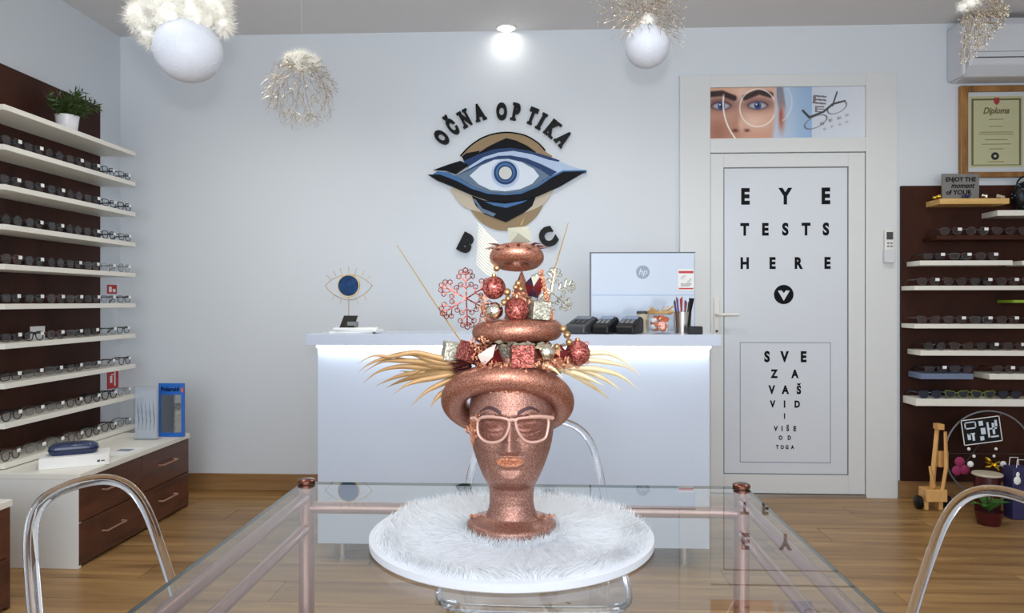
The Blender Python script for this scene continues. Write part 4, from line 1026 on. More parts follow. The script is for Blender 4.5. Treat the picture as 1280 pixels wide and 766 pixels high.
# gold eye ornament
oc = C(436, 357); ob = Vector((oc.x, YT, ztop))
eo = thing('eye_jewellery_stand', 'gold wire eye ornament with blue round mirror on the counter', 'ornament', ob)
s1 = YT / F
def ep(dx_, dy_): return oc + Vector((dx_ * s1, 0, -dy_ * s1))
up = [(-30, 0), (-22, -7), (-12, -12), (0, -14), (12, -12), (22, -7), (30, 0)]
MB().tube([ep(a, b) for a, b in sm([(a, b, 0) for a, b in up], 4, False) for a, b in [(a, b)]] if False else [ep(v.x, v.y) for v in sm([(a, b, 0) for a, b in up], 4, False)], 0.0016, 5).build('lid_wire', 'goldwire', eo)
lo_ = [(-30, 0), (-22, 9), (-10, 16), (0, 18), (10, 16), (22, 9), (30, 0)]
MB().tube([ep(v.x, v.y) for v in sm([(a, b, 0) for a, b in lo_], 4, False)], 0.0016, 5).build('lid_wire', 'goldwire', eo)
for a, b, c_, d_ in ((-29, -13, -22, -8), (-20, -19, -16, -12), (-11, -22, -9, -15), (0, -24, 0, -16), (10, -22, 8, -15), (20, -19, 16, -12), (28, -13, 23, -8), (-21, 18, -19, 12), (-11, 23, -10, 17), (12, 23, 10, 17), (22, 18, 19, 12)):
    MB().tube([ep(a, b), ep(c_, d_)], 0.0013, 5).build('lash_wire', 'goldwire', eo)
mtb = Matrix.Translation(oc + Vector((0, -0.003, 0))) @ Matrix.Rotation(R(90), 4, 'X')
MB().lathe([(14 * s1, -0.004), (14.6 * s1, 0), (14 * s1, 0.004), (13 * s1, 0.004), (13 * s1, -0.004)], 40, mtx=mtb).build('mirror_rim', 'goldwire', eo)
MB().lathe([(13 * s1, -0.001), (13 * s1, 0.0045)], 40, mtx=mtb).build('round_mirror', 'mirrorblue', eo)
MB().tube([ep(0, 14), ep(0, 18), Vector((oc.x, YT, ztop + 0.004))], 0.002, 6).build('post', 'goldwire', eo)
MB().lathe([(0.045, 0.0005), (0.045, 0.004), (0.004, 0.008)], 28, ob).build('base', 'goldwire', eo)
# black plaque and papers
q = C(436, 417, YCN + 0.05); q.z = ztop
kp = thing('phone_stand', 'small black tilted card holder on the counter before the gold eye', 'stand', q)
mt3 = Matrix.Translation(q + Vector((-0.004, 0, 0.036))) @ Matrix.Rotation(R(-25), 4, 'X') @ Matrix.Shear('XY', 4, (0, 0)) 
mb = MB(); w0 = 0.032
mb.v = [q + Vector(p) for p in ((-w0 - 0.01, 0, 0.026), (w0 - 0.01, 0, 0.026), (w0, 0.03, 0.078), (-w0 + 0.002, 0.03, 0.078), (-w0 - 0.01, 0.008, 0.026), (w0 - 0.01, 0.008, 0.026), (w0, 0.036, 0.078), (-w0 + 0.002, 0.036, 0.078))]
mb.f = [(0, 1, 2, 3), (7, 6, 5, 4), (0, 4, 5, 1), (1, 5, 6, 2), (2, 6, 7, 3), (3, 7, 4, 0)]
mb.build('face', 'black', kp, smooth=0)
MB().box(q + Vector((0.01, 0.03, 0.0385)), (0.04, 0.05, 0.026)).build('support', 'gasket', kp, bevel=0.004)
for k_, (dx_, rz, lb) in enumerate(((0.0, 4, 'loose white leaflet, bottom of the small pile under the card holder'), (0.03, -7, 'loose white leaflet, middle of the small pile under the card holder'), (0.015, 10, 'loose white leaflet, top of the small pile under the card holder'))):
    mt4 = Matrix.Translation(q + Vector((dx_ + 0.01, 0.03, 0.0045 + k_ * 0.0085))) @ Matrix.Rotation(R(rz), 4, 'Z')
    tag(MB().box((0, 0, 0), (0.19, 0.10, 0.008), mt4).build('leaflet', 'paper', smooth=0), lb, 'leaflet', 'leaflets on the counter')
# monitor seen from behind
YM = YCN + 0.50
mc = W(803.5, 360, YM); ma, mb_ = W(738, 360, YM).x, W(869, 360, YM).x
mz1 = W(803, 315.5, YM).z; mz0 = W(803, 440, YM).z
mo = thing('desktop_computer', 'white all-in-one computer seen from behind on the desk', 'computer', (mc.x, YM + 0.05, 0.74))
MB().bb(ma, mb_, YM, YM + 0.04, mz0, mz1).build('housing', 'hp', mo, smooth=0, bevel=0.006)
MB().bb(ma + 0.004, mb_ - 0.004, YM - 0.0008, YM, mz1 - 0.212, mz1 - 0.208).build('shell_seam', 'pale', mo, smooth=0)
MB().bb(ma + 0.01, mb_ - 0.01, YM + 0.04, YM + 0.043, mz0 + 0.03, mz1 - 0.01).build('screen', 'black', mo, smooth=0)
MB().bb(ma - 0.0015, ma + 0.002, YM - 0.001, YM + 0.041, mz0, mz1).bb(ma - 0.0015, mb_ + 0.0015, YM - 0.001, YM + 0.041, mz1 - 0.001, mz1 + 0.002).build('edge_trim', 'darkgrey', mo, smooth=0)
MB().bb(mc.x - 0.09, mc.x + 0.09, YM - 0.03, YM + 0.14, 0.741, 0.748).build('foot_plate', 'hp', mo, bevel=0.002)
MB().bb(mc.x - 0.04, mc.x + 0.04, YM + 0.042, YM + 0.058, 0.748, mz0 + 0.12).build('neck', 'hp', mo, bevel=0.002)
lc = W(803.5, 340, YM); lr = 8.3 * YM / F
lg = MB().prism([(lc.x + lr * math.cos(a * R(10)), lc.z + lr * math.sin(a * R(10))) for a in range(36)], YM - 0.0010, YM).build('round_logo', 'hpgrey', mo, smooth=0)
mb = MB(); put_text(mb, 'hp', lc.x + 0.001, lc.z - 0.013, 0.030, YM - 0.0022, 0.001, 0.012, 0.9, shear=0.25, width=0.042); mb.build('logo_letters', 'hp', lg, smooth=0)
sx0, sx1, sz0, sz1 = W(847.5, 350, YM).x, W(867.5, 350, YM).x, W(857, 363, YM).z, W(857, 336.5, YM).z
stk = MB().bb(sx0, sx1, YM - 0.0012, YM, sz0, sz1).build('warning_label', 'paper', mo, smooth=0)
mb = MB().bb(sx0 + 0.003, sx1 - 0.003, YM - 0.0016, YM - 0.0012, sz1 - 0.020, sz1 - 0.008).bb(sx0 + 0.003, sx1 - 0.003, YM - 0.0016, YM - 0.0012, sz0 + 0.006, sz0 + 0.013); mb.build('red_band', 'red', stk, smooth=0)
scx = (sx0 + sx1) / 2; scz = (sz0 + sz1) / 2
mb = MB()
for a0_, a1_ in ((100, 190), (280, 370)):
    mb.tube([(scx + 0.022 * math.cos(R(a)), YM - 0.0014, scz + 0.006 + 0.015 * math.sin(R(a))) for a in range(a0_, a1_ + 1, 15)], 0.004, 4, flat=0.1)
mb.bb(scx - 0.026, scx + 0.026, YM - 0.0016, YM - 0.0012, scz - 0.022, scz - 0.019).bb(scx - 0.026, scx + 0.02, YM - 0.0016, YM - 0.0012, scz - 0.030, scz - 0.027); mb.build('symbol', 'ink', stk, smooth=0)
# card terminals
def terminal(pxc, w_, lb, shell, face, rot):
    b = C(pxc, 417, YCN + 0.10); b.z = ztop
    t = thing('card_terminal', lb, 'card terminal', b, 'card terminals on the counter')
    m_ = Matrix.Translation(b) @ Matrix.Rotation(R(rot), 4, 'Z')
    mb = MB(); h0, h1, L_ = 0.030, 0.074, 0.155; w2 = w_ / 2
    prof = [(-L_ / 2, 0.0005), (-L_ / 2, h0), (-L_ / 2 + 0.02, h0 + 0.012), (L_ / 2 - 0.03, h1), (L_ / 2, h1 - 0.01), (L_ / 2, 0.0005)]
    n = len(prof)
    mb.v = [m_ @ Vector((xx, yy, zz)) for xx in (-w2, w2) for yy, zz in prof]
    mb.f = [tuple(reversed(range(n))), tuple(range(n, 2 * n))] + [(i, (i + 1) % n, n + (i + 1) % n, n + i) for i in range(n)]
    mb.build('body', shell, t, smooth=0, bevel=0.008)
    sl = math.atan2(h1 - h0 - 0.012, L_ - 0.05)
    m5 = m_ @ Matrix.Translation((0, -0.005, (h0 + 0.012 + h1) / 2 + 0.0015)) @ Matrix.Rotation(sl, 4, 'X')
    MB().box((0, 0.028, 0.001), (w_ * 0.78, 0.042, 0.004), m5).build('screen', face, t, bevel=0.001)
    for i in range(3):
        for j in range(3): MB().box(((i - 1) * w_ * 0.25, -0.040 + j * 0.015, 0.001), (w_ * 0.18, 0.010, 0.004), m5).build('key', 'gasket' if shell == 'black' else 'darkgrey', t, smooth=0)
terminal(727, 0.100, 'grey and black card terminal, the one farthest from the jar', 'darkgrey', 'hpgrey', -28)
terminal(757, 0.078, 'black card terminal between two others on the counter', 'black', 'screen', -24)
terminal(787, 0.085, 'black card terminal beside the cream cup', 'black', 'screen', -24)
# cup, jar, pen pot
b = C(804, 415, YCN + 0.20); b.z = ztop
cu_ = thing('paper_cup', 'cream paper cup with a dark lid beside the straw-tied jar', 'cup', b)
MB().lathe([(0.022, 0.0005), (0.029, 0.085)], 24, b).build('cup_body', 'cup', cu_)
MB().lathe([(0.031, 0.085), (0.031, 0.092), (0.027, 0.098), (0.004, 0.098)], 24, b).build('lid', 'darkgrey', cu_)
b = C(826, 417, YCN + 0.10); b.z = ztop
jr = thing('sweet_jar', 'glass jar of orange sweets tied with a straw bow', 'jar', b)
MB().lathe([(0.050, 0.0005), (0.062, 0.012), (0.066, 0.05), (0.058, 0.075), (0.045, 0.085), (0.045, 0.098)], 28, b).build('glass_body', 'acryl', jr)
for i in range(16):
    a = i * 2.4; rr_ = 0.016 + 0.028 * ((i * 7) % 5) / 5
    MB().ball(b + Vector((rr_ * math.cos(a), rr_ * math.sin(a), 0.016 + 0.0036 * i)), 0.015, 10, 8, (1, 1, 0.8)).build('sweet', 'candy' if i % 4 else 'paper', jr)
mb = MB()
for i in range(46):
    a = random.uniform(0, 6.28); d = Vector((math.cos(a), math.sin(a), random.uniform(-0.15, 0.25)))
    mb.tube([b + Vector((0, 0, 0.093)) + d * 0.02, b + Vector((0, 0, 0.096)) + d * 0.06 + Vector((0, 0, random.uniform(-0.012, 0.014)))], 0.0022, 4)
mb.torus(b + Vector((0, 0, 0.092)), 0.047, 0.006, 24, 8)
mb.build('straw_bow', 'straw', jr)
b = C(853, 416, YCN + 0.16); b.z = ztop
pp = thing('pen_holder', 'mesh pen pot full of dark pens beside the jar', 'pen holder', b)
MB().lathe([(0.036, 0.0005), (0.040, 0.095), (0.038, 0.095), (0.034, 0.004)], 24, b).build('pot', 'brushed', pp)
for i in range(11):
    a = i * 0.57; q0 = b + Vector((0.016 * math.cos(a), 0.016 * math.sin(a), 0.006)); q1 = b + Vector((0.036 * math.cos(a + 0.5), 0.030 * math.sin(a + 0.5), 0.135 + 0.02 * ((i * 5) % 4) / 3))
    tag(MB().tube([q0, q1, q1 + (q1 - q0).normalized() * 0.007], [0.0042, 0.0042, 0.0015], 7).build('pen', PENC[i % 5]), '%s pen standing in the mesh pen pot' % ('navy', 'purple', 'red', 'brown', 'black')[i % 5], 'pen', 'pens in the pot')
b = C(868, 417, YCN + 0.06); b.z = ztop
sd_ = thing('tape_dispenser', 'black L-shaped desk stand at the end of the counter', 'stand', b)
MB().box(b + Vector((0.0, 0, 0.017)), (0.062, 0.05, 0.033)).build('base', 'black', sd_, bevel=0.003)
MB().tube([b + Vector((-0.026, 0, 0.03)), b + Vector((-0.018, 0, 0.10)), b + Vector((-0.012, 0, 0.155))], [0.006, 0.006, 0.012], 6).build('upright', 'black', sd_)

# ------------------------------------------------------------------ glass table
TX0, TX1, TY0, TY1, TZ = -0.51, 0.413, 0.02, 1.55, 0.74
tb = thing('glass_table', 'rectangular glass table on a rose metal tube frame', 'table', ((TX0 + TX1) / 2, (TY0 + TY1) / 2, 0))
MB().bb(TX0 - 0.012, TX1 + 0.012, TY0, TY1 + 0.012, TZ - 0.006, TZ).build('glass_top', 'glass', tb, smooth=0)
frame2 = MB()
e = 0.0016
for a0, a1, b0, b1 in ((TX0 - 0.012 - e, TX0 - 0.012, TY0, TY1 + 0.012), (TX1 + 0.012, TX1 + 0.012 + e, TY0, TY1 + 0.012), (TX0 - 0.012, TX1 + 0.012, TY1 + 0.012, TY1 + 0.012 + e), (TX0 - 0.012, TX1 + 0.012, TY0 - e, TY0)):
    frame2.bb(a0, a1, b0, b1, TZ - 0.0058, TZ - 0.0002)
frame2.build('glass_edge', 'glassedge', tb, smooth=0)
pr = 0.0162
for xx in (TX0, TX1):
    for yy in (TY0 + 0.02, TY1):
        lg_ = MB().tube([(xx, yy, 0.004), (xx, yy, TZ - 0.0062)], pr, 20).build('leg', 'copperpaint', tb)
        MB().lathe([(pr * 0.8, TZ + 0.0005), (pr * 1.12, TZ + 0.001), (pr * 1.12, TZ + 0.007), (pr * 0.9, TZ + 0.0095), (0.001, TZ + 0.010)], 24, (xx, yy, 0)).build('cap', 'copperdark', tb)
        MB().lathe([(pr * 1.1, 0.0), (pr * 1.1, 0.006)], 20, (xx, yy, 0)).build('floor_pad', 'black', tb)
for xx in (TX0, TX1):
    for zz in (0.712, 0.645): MB().tube([(xx, TY0 + 0.02, zz), (xx, TY1, zz)], 0.0115, 14).build('side_rail', 'copperpaint', tb)
MB().tube([(TX0, TY1, 0.688), (TX1, TY1, 0.688)], 0.0125, 14).build('end_rail', 'copperpaint', tb)
MB().tube([(TX0, TY0 + 0.02, 0.688), (TX1, TY0 + 0.02, 0.688)], 0.0125, 14).build('end_rail', 'copperpaint', tb)

# ------------------------------------------------------------------ clear plastic chairs (rear of the chair at local y=0, seat towards +y)
def make_chair(label):
    t = thing('clear_chair', label, 'chair', (0, 0, 0), 'clear plastic chairs round the glass table')
    zb, ztp = 0.46, 0.815
    def half(z):
        u = (z - zb) / (ztp - zb)
        w = 0.205 - 0.055 * u
        return w
    def yb(x, z): return -0.13 * (z - zb) + 1.6 * x * x - 0.02
    # outline of the back, from lower right over the top to lower left
    pts = [(0.205, zb), (0.196, 0.54), (0.184, 0.62), (0.168, 0.70), (0.148, 0.748), (0.118, 0.776), (0.075, 0.790), (0.0, 0.794)]
    pts = pts + [(-a, b) for a, b in reversed(pts[:-1])]
    ol = [(v.x, v.y) for v in sm([(a, b, 0) for a, b in pts], 4, False)]
    rim = MB().tube([Vector((a, yb(a, b), b)) for a, b in ol], 0.0105, 10)
    back = MB(); n = len(ol); h_ = n // 2
    rows = 16; nx = 20
    # shell: pair left and right outline points
    right = ol[:h_ + 1]
    for a, b in right:
        for i in range(nx + 1):
            x = -a + 2 * a * i / nx
            back.v.append(Vector((x, yb(x, b), b)))
    for j in range(len(right) - 1):
        for i in range(nx):
            back.f.append((j * (nx + 1) + i, j * (nx + 1) + i + 1, (j + 1) * (nx + 1) + i + 1, (j + 1) * (nx + 1) + i))
    bo = back.build('backrest', 'acryl', t, smooth=60)
    rim.build('back_rim', 'acrylrim', bo)
    # seat with rounded corners and a rolled edge
    out = sm([(a, b, 0) for a, b in ((-0.19, 0.0), (-0.06, -0.01), (0.06, -0.01), (0.19, 0.0), (0.215, 0.14), (0.22, 0.30), (0.20, 0.40), (0.12, 0.425), (-0.12, 0.425), (-0.20, 0.40), (-0.22, 0.30), (-0.215, 0.14))], 4)
    st_ = MB(); m = len(out)
    st_.v = [Vector((v.x, v.y, zz)) for zz in (0.455, 0.463) for v in out]
    st_.f = [tuple(range(m, 2 * m)), tuple(reversed(range(m)))] + [(i, (i + 1) % m, m + (i + 1) % m, m + i) for i in range(m)]
    so = st_.build('seat', 'acryl', t, smooth=30)
    MB().tube([Vector((v.x, v.y, 0.458)) for v in out], 0.009, 8, closed=True).build('seat_rim', 'acrylrim', so)
    for sx, sy, dx_, dy_ in ((-0.18, 0.02, -0.02, -0.05), (0.18, 0.02, 0.02, -0.05), (-0.185, 0.385, -0.02, 0.02), (0.185, 0.385, 0.02, 0.02)):
        MB().tube([(sx, sy, 0.452), (sx + dx_ * 0.5, sy + dy_ * 0.5, 0.22), (sx + dx_, sy + dy_, 0.001)], [0.021, 0.017, 0.013], 12).build('leg', 'acrylrim', t)
    return t
ch1 = make_chair('clear plastic chair facing the low drawer cabinets side of the table')
ch1['label'] = 'clear plastic chair beside the low drawer cabinets'
ch1.location = (-0.80, 1.285, 0); ch1.rotation_euler = (0, 0, R(-90))
ch2 = copy_tree(ch1); ch2['label'] = 'clear plastic chair on the side of the table towards the toy crane'
ch2.location = (0.762, 1.275, 0); ch2.rotation_euler = (0, 0, R(90))
ch3 = copy_tree(ch1); ch3['label'] = 'clear plastic chair between the glass table and the white counter'
q = W(669, 600, 2.02); ch3.location = (q.x, 2.02, 0); ch3.rotation_euler = (0, 0, R(180))

# ------------------------------------------------------------------ fur display stand
YC = 1.20
PX = YC / F
XC = W(639.5, 600, YC).x
ZD = H - 285 * PX          # top of the white board
ds = thing('fur_display_stand', 'round white fur-covered board lying on the glass table', 'display stand', (XC, YC, TZ))
RD = 0.2305
MB().lathe([(RD - 0.003, TZ + 0.0004), (RD, TZ + 0.003), (RD, ZD - 0.002), (RD - 0.004, ZD), (0.001, ZD)], 96, (XC, YC, 0)).build('board', 'board', ds)
fur = MB()
def pickfur():
    while True:
        a = random.uniform(0, 6.2832); r_ = RD * math.sqrt(random.uniform(0.02, 1.0))
        p = Vector((XC + r_ * math.cos(a), YC + r_ * math.sin(a), ZD - 0.001))
        if r_ < 0.066: continue
        o_ = Vector((math.cos(a), math.sin(a), 0)) * (0.9 + 0.5 * r_ / RD)
        sw_ = noise.noise_vector(Vector((p.x * 9, p.y * 9, 3.0))) * 1.0
        front = max(0.0, -math.sin(a))
        p.xy = Vector((XC, YC)) + (p.xy - Vector((XC, YC))) * 0.97
        ed = sstep(0.80, 1.0, r_ / RD); back = max(0.0, math.sin(a))
        v_ = Vector((o_.x * (1 - 0.8 * ed) + sw_.x, o_.y * (1 - 0.8 * ed) + sw_.y, 0.55 - 0.2 * front + 0.25 * back))
        if r_ > 0.8 * RD:          # trimmed at the rim: hairs there lie along the edge or inwards
            rad = Vector((math.cos(a), math.sin(a), 0)); o2 = v_.dot(rad)
            if o2 > 0: v_ -= rad * o2 * (0.75 - 0.55 * back)
        return p, v_
blades(fur, 30000, pickfur, 0.025, 0.0008, 0.30, 0.45, 3)
def pickbase():
    a = random.uniform(0, 6.2832); r_ = random.uniform(0.0745, 0.088); d = Vector((math.cos(a), math.sin(a), 0))
    return Vector((XC, YC, ZD)) + d * r_, Vector((0, 0, 0.8)) + d * random.uniform(-0.5, 0.6) + rv() * 0.4
blades(fur, 3200, pickbase, 0.017, 0.0008, 0.3, 0.2, 3)
fo = fur.build('fur', 'fur', ds, smooth=0); fo['kind'] = 'stuff'

# ------------------------------------------------------------------ copper mannequin head
def S(px, py, d=0.0): return W(px, py, YC + d * PX)      # d in head pixels, negative = towards the viewer
ROWS = [(661.5, 54, 54, 50), (658, 55.5, 55.5, 52), (652, 55.3, 55.3, 51), (649.3, 53.5, 53.5, 50), (646.5, 40, 40, 38), (643, 32, 32, 32), (634, 28.6, 29, 31), (626, 27.5, 28, 33), (614, 27.6, 28.5, 36), (606, 29.2, 30.5, 41), (602.5, 30.6, 34, 44), (599, 32.3, 43, 46), (595, 34.3, 47.5, 49), (592, 35.8, 50, 50), (580, 41, 52, 54), (570, 44.7, 53, 57), (560, 48, 54, 59),
        (550, 50.4, 55, 60), (540, 52, 56, 61), (525, 52.6, 57.5, 61), (510, 52.6, 58, 60), (495, 51, 57, 58), (480, 48, 53, 54), (468, 42, 47, 48), (458, 33, 37, 39), (450, 20, 22, 24), (447, 2, 2, 2)]
def rowat(y_):
    for (a, b) in zip(ROWS, ROWS[1:]):
        if a[0] >= y_ >= b[0]:
            t = (a[0] - y_) / (a[0] - b[0]); return tuple(a[i] * (1 - t) + b[i] * t for i in (1, 2, 3))
    return ROWS[-1][1:]
KF = 1.064          # features on the front of the face are nearer the viewer than the centre plane
def feat(x, y_):
    d = 0.0; x = x * KF; y_ = 377 + (y_ - 377) * KF
    # nose ridge
    if 515 < y_ < 574:
        t = max(0, min(1, (y_ - 524) / 38.0)); hgt = (1.5 + 12.5 * t ** 1.4) if y_ <= 562 else 14.0 * max(0, 1 - ((y_ - 562) / 8.0) ** 1.5)
        wd = 4.0 + 2.6 * t + (2.0 * t if y_ > 552 else 0)
        d += hgt * sstep(515, 530, y_) * math.exp(-(x / wd) ** 2)
        if y_ > 550: d += 3.2 * (math.exp(-((abs(x) - 8.5) / 4.0) ** 2)) * math.exp(-((y_ - 564) / 5.0) ** 2)
    for s_ in (-1, 1):
        ex = s_ * 24.0
        d -= 5.5 * g(x, y_, s_ * 21, 531, 15, 9)
        d += 4.8 * g(x, y_, ex, 537, 12.5, 6.2)
        lid = 542.5 - 0.018 * (x - ex) ** 2
        if abs(x - ex) < 15: d -= 1.9 * math.exp(-((y_ - lid) / 1.3) ** 2) * (1 - (abs(x - ex) / 15) ** 4)
        d += 2.2 * g(x, y_, s_ * 25, 518, 16, 5)
        d += 2.6 * g(x, y_, s_ * 30, 561, 13, 11)
    wm_ = max(0.0, 1 - (x / 18.0) ** 2)
    bow = 571.5 + 0.012 * x * x + (1.0 if abs(x) < 2.5 else 0)
    d += wm_ ** 0.6 * (4.4 * math.exp(-((y_ - 573.8 - 0.006 * x * x) / 2.7) ** 2) + 5.0 * math.exp(-((y_ - 581.5 + 0.010 * x * x) / 3.1) ** 2) - 1.6 * math.exp(-((y_ - 577.4) / 1.0) ** 2))
    d -= 1.3 * g(x, y_, 0, 590, 14, 4.2) + 1.0 * g(x, y_, 0, 568, 2.2, 3)
    d += 3.4 * g(x, y_, 0, 598.5, 12, 6)
    return d
def front(x, y_):
    a, f_, b_ = rowat(y_)
    q_ = 1 - (x / a) ** 2
    return f_ * math.sqrt(max(0.0, q_)) + (feat(x, y_) * sstep(0.0, 0.35, q_) if y_ < 610 else 0)
hd = thing('mannequin_head', 'copper glitter mannequin head with orange foil lips on the fur stand', 'mannequin head', S(639.5, 661.5))
mh = MB(); NA = 168
ylist = [661.5 + (447 - 661.5) * i / 204 for i in range(205)]
for y_ in ylist:
    a, f_, b_ = rowat(y_)
    base = S(639.5, y_)
    for k_ in range(NA):
        an_ = 2 * math.pi * k_ / NA; c_, s_ = math.cos(an_), math.sin(an_)
        x = a * c_
        if s_ < 0: yy = -front(x, y_)
        else: yy = b_ * s_
        mh.v.append(base + Vector((x * PX, yy * PX, 0)))
for i in range(len(ylist) - 1):
    for k_ in range(NA):
        mh.f.append((i * NA + k_, i * NA + (k_ + 1) % NA, (i + 1) * NA + (k_ + 1) % NA, (i + 1) * NA + k_))
mh.f.append(tuple(reversed(range(NA)))); mh.f.append(tuple((len(ylist) - 1) * NA + k_ for k_ in range(NA)))
mh.build('head', 'copper', hd, smooth=180)
def patch(name, m, pts, rows_, off, jit=0.0):
    """strip laid on the face: pts = list of (x, ytop, ybottom) relative to the centre line"""
    mb = MB(); n_ = len(pts)
    pts = [(x / KF, 377 + (a - 377) / KF, 377 + (b - 377) / KF) for x, a, b in pts]
    for x, ya, yb_ in pts:
        for j in range(rows_ + 1):
            y_ = ya + (yb_ - ya) * j / rows_; e_ = 0 if j in (0, rows_) else 1
            o_ = off * (0.25 + 0.75 * e_) + jit * noise.noise(Vector((x * 0.7, y_ * 0.9, 5))) * e_
            mb.v.append(S(639.5, y_) + Vector((x * PX, -(front(x, y_) + o_) * PX, 0)))
    for i in range(n_ - 1):
        for j in range(rows_): mb.f.append((i * (rows_ + 1) + j, i * (rows_ + 1) + j + 1, (i + 1) * (rows_ + 1) + j + 1, (i + 1) * (rows_ + 1) + j))
    return mb.build(name, m, hd, smooth=25)
lips = []
for i in range(37):
    x = -18 + i; w_ = max(0.02, 1 - (x / 18.2) ** 2)
    top = 577.5 - 7.2 * w_ ** 0.65 + (1.3 if abs(x) < 2 else 0); bot = 577.5 + 8.0 * w_ ** 0.6
    lips.append((x + 0.5, top, bot))
lp = patch('lip_foil', 'foil', lips, 14, 1.3, 2.2); lp['label'] = 'crumpled orange foil lips'
for s_ in (-1, 1):
    br = []
    for i in range(22):
        t = i / 21; x = s_ * (10 + 28 * t); yc_ = 516.5 - 6.5 * math.sin(min(1.0, t / 0.62) * 1.5708) + 6.5 * max(0, (t - 0.55) / 0.45) ** 1.6; th_ = 6.6 * (1 - 0.72 * t) * (0.75 + 0.25 * min(1, t * 6))
        br.append((x, yc_ - th_ / 2, yc_ + th_ / 2))
    patch('eyebrow', 'brow', br, 3, 0.6)
# foil band at the hairline and flecks on the base
def foil_bits(mb, n_, pick_, sz):
    for _ in range(n_):
        p = pick_(); 
        e1, e2, e3 = rv() * sz * random.uniform(0.5, 1.2), rv() * sz * random.uniform(0.4, 1.0), rv() * sz * random.uniform(0.4, 1.0)
        mb.add([p, p + e1, p + e1 * 0.5 + e2, p + e3], [(0, 1, 2), (0, 2, 3), (0, 3, 1)])
fb = MB(); foil_bits(fb, 110, lambda: (lambda x: S(639.5 + x, random.uniform(484, 490), -front(x, 482) - 1))(random.uniform(-34, 34)), 5 * PX); fb.build('foil_band', 'foil', hd, smooth=0)
fb = MB()
for sx_ in (-1, 1): foil_bits(fb, 40, lambda: (lambda a: S(639.5 + sx_ * 40 + random.uniform(-11, 11), 645 + random.uniform(-1, 2), random.uniform(-12, 8)))(0), 4 * PX)
fb.build('foil_flecks', 'foil', hd, smooth=0)['kind'] = 'stuff'

# spectacles worn by the head
YG = -64
gw = thing('worn_spectacles', 'rose coloured spectacles worn by the copper mannequin head', 'glasses', S(639, 555, YG))
def gpt(cx_, cy_):
    px, py = 570 + cx_ / 7.66, 500 + cy_ / 7.66
    return S(px, py, YG + 0.0062 * (px - 639) ** 2)
LL = [(245, 168), (370, 163), (480, 180), (508, 215), (498, 290), (452, 368), (380, 402), (285, 394), (218, 330), (207, 220)]
RL = [(580, 183), (700, 165), (845, 163), (884, 190), (876, 290), (846, 368), (745, 402), (660, 384), (600, 310), (574, 230)]
mb = MB()
for L_ in (LL, RL): mb.tube([gpt(v.x, v.y) for v in sm([(a, b, 0) for a, b in L_], 5)], 1.75 * PX, 8, closed=True)
mb.tube([gpt(a, b) for a, b in ((500, 200), (522, 190), (545, 188), (560, 190), (582, 200))], 2.4 * PX, 8)
mb.tube([gpt(a, b) for a, b in ((250, 165), (300, 158), (370, 158))], 2.3 * PX, 8).tube([gpt(a, b) for a, b in ((700, 160), (800, 156), (890, 165), (925, 172))], 2.6 * PX, 8).tube([gpt(a, b) for a, b in ((210, 190), (190, 170), (150, 175))], 2.6 * PX, 8)
mb.build('front_frame', 'frame_rose', gw)
for L_ in (LL, RL):
    pts = [gpt(v.x, v.y) for v in sm([(a, b, 0) for a, b in L_], 5)]; n_ = len(pts); cc = sum(pts, Vector()) / n_
    mb = MB(); mb.v = pts + [cc]; mb.f = [(n_, i, (i + 1) % n_) for i in range(n_)]; mb.build('lens', 'lensrose', gw, smooth=180)
for s_, cx_ in ((-1, 150), (1, 925)):
    p0 = gpt(cx_, 174)
    MB().tube([p0, p0 + Vector((s_ * 1 * PX, 30 * PX, 0.001)), p0 + Vector((0, 70 * PX, 0.002))], [2.4 * PX, 2.0 * PX, 1.6 * PX], 8, flat=0.5).build('temple', 'frame_rose', gw)
fb = MB(); foil_bits(fb, 90, lambda: gpt(random.uniform(125, 215), random.uniform(165, 330)) + rv() * 2 * PX, 4.5 * PX); fb.build('foil_cluster', 'foil', gw, smooth=0)
for k_ in range(4):
    p0 = gpt(135 + 12 * k_, 230); MB().tube([p0, p0 + Vector((0.5 * PX, 0, -14 * PX)), p0 + Vector((-0.5 * PX, 0, -26 * PX))], [0.9 * PX, 0.6 * PX, 0.2 * PX], 5).build('foil_tail', 'foil', gw)

# ------------------------------------------------------------------ headpiece tower
tw = thing('headpiece', 'tall tiered headpiece of copper rings, baubles and gilded leaves on the mannequin', 'headpiece', S(640, 470))
def ring(px, py, d, R_, r_, tilt, roll=0.0):
    m_ = Matrix.Rotation(R(roll), 4, 'Y') @ Matrix.Rotation(R(tilt), 4, 'X')
    return MB().torus(S(px, py, d), R_ * PX, r_ * PX, 80, 24, m_).build('copper_ring', 'copperring', tw, smooth=180)
ring(634.5, 503, 4, 67.5, 16.3, -34)
ring(646.5, 414, 0, 43, 13.6, -3, -2.5)
ring(646, 321.5, 0, 22.5, 11.6, -14)
MB().lathe([(23 * PX, 0), (20 * PX, 10 * PX), (1.0 * PX, 62 * PX), (0.2 * PX, 63 * PX)], 28, S(652, 401, 2)).build('cone', 'copperring', tw)
MB().lathe([(38 * PX, 0), (40 * PX, 1 * PX), (40 * PX, 4 * PX), (36 * PX, 5 * PX)], 40, S(646, 404, 0)).build('tier_disc', 'copperring', tw)
MB().lathe([(52 * PX, 0), (52 * PX, 30 * PX), (40 * PX, 42 * PX)], 40, S(645, 466, 12)).build('tier_core', 'copperring', tw)
MB().lathe([(62 * PX, 0), (62 * PX, 4 * PX)], 40, S(640, 466, 10)).build('tier_disc', 'copperring', tw)
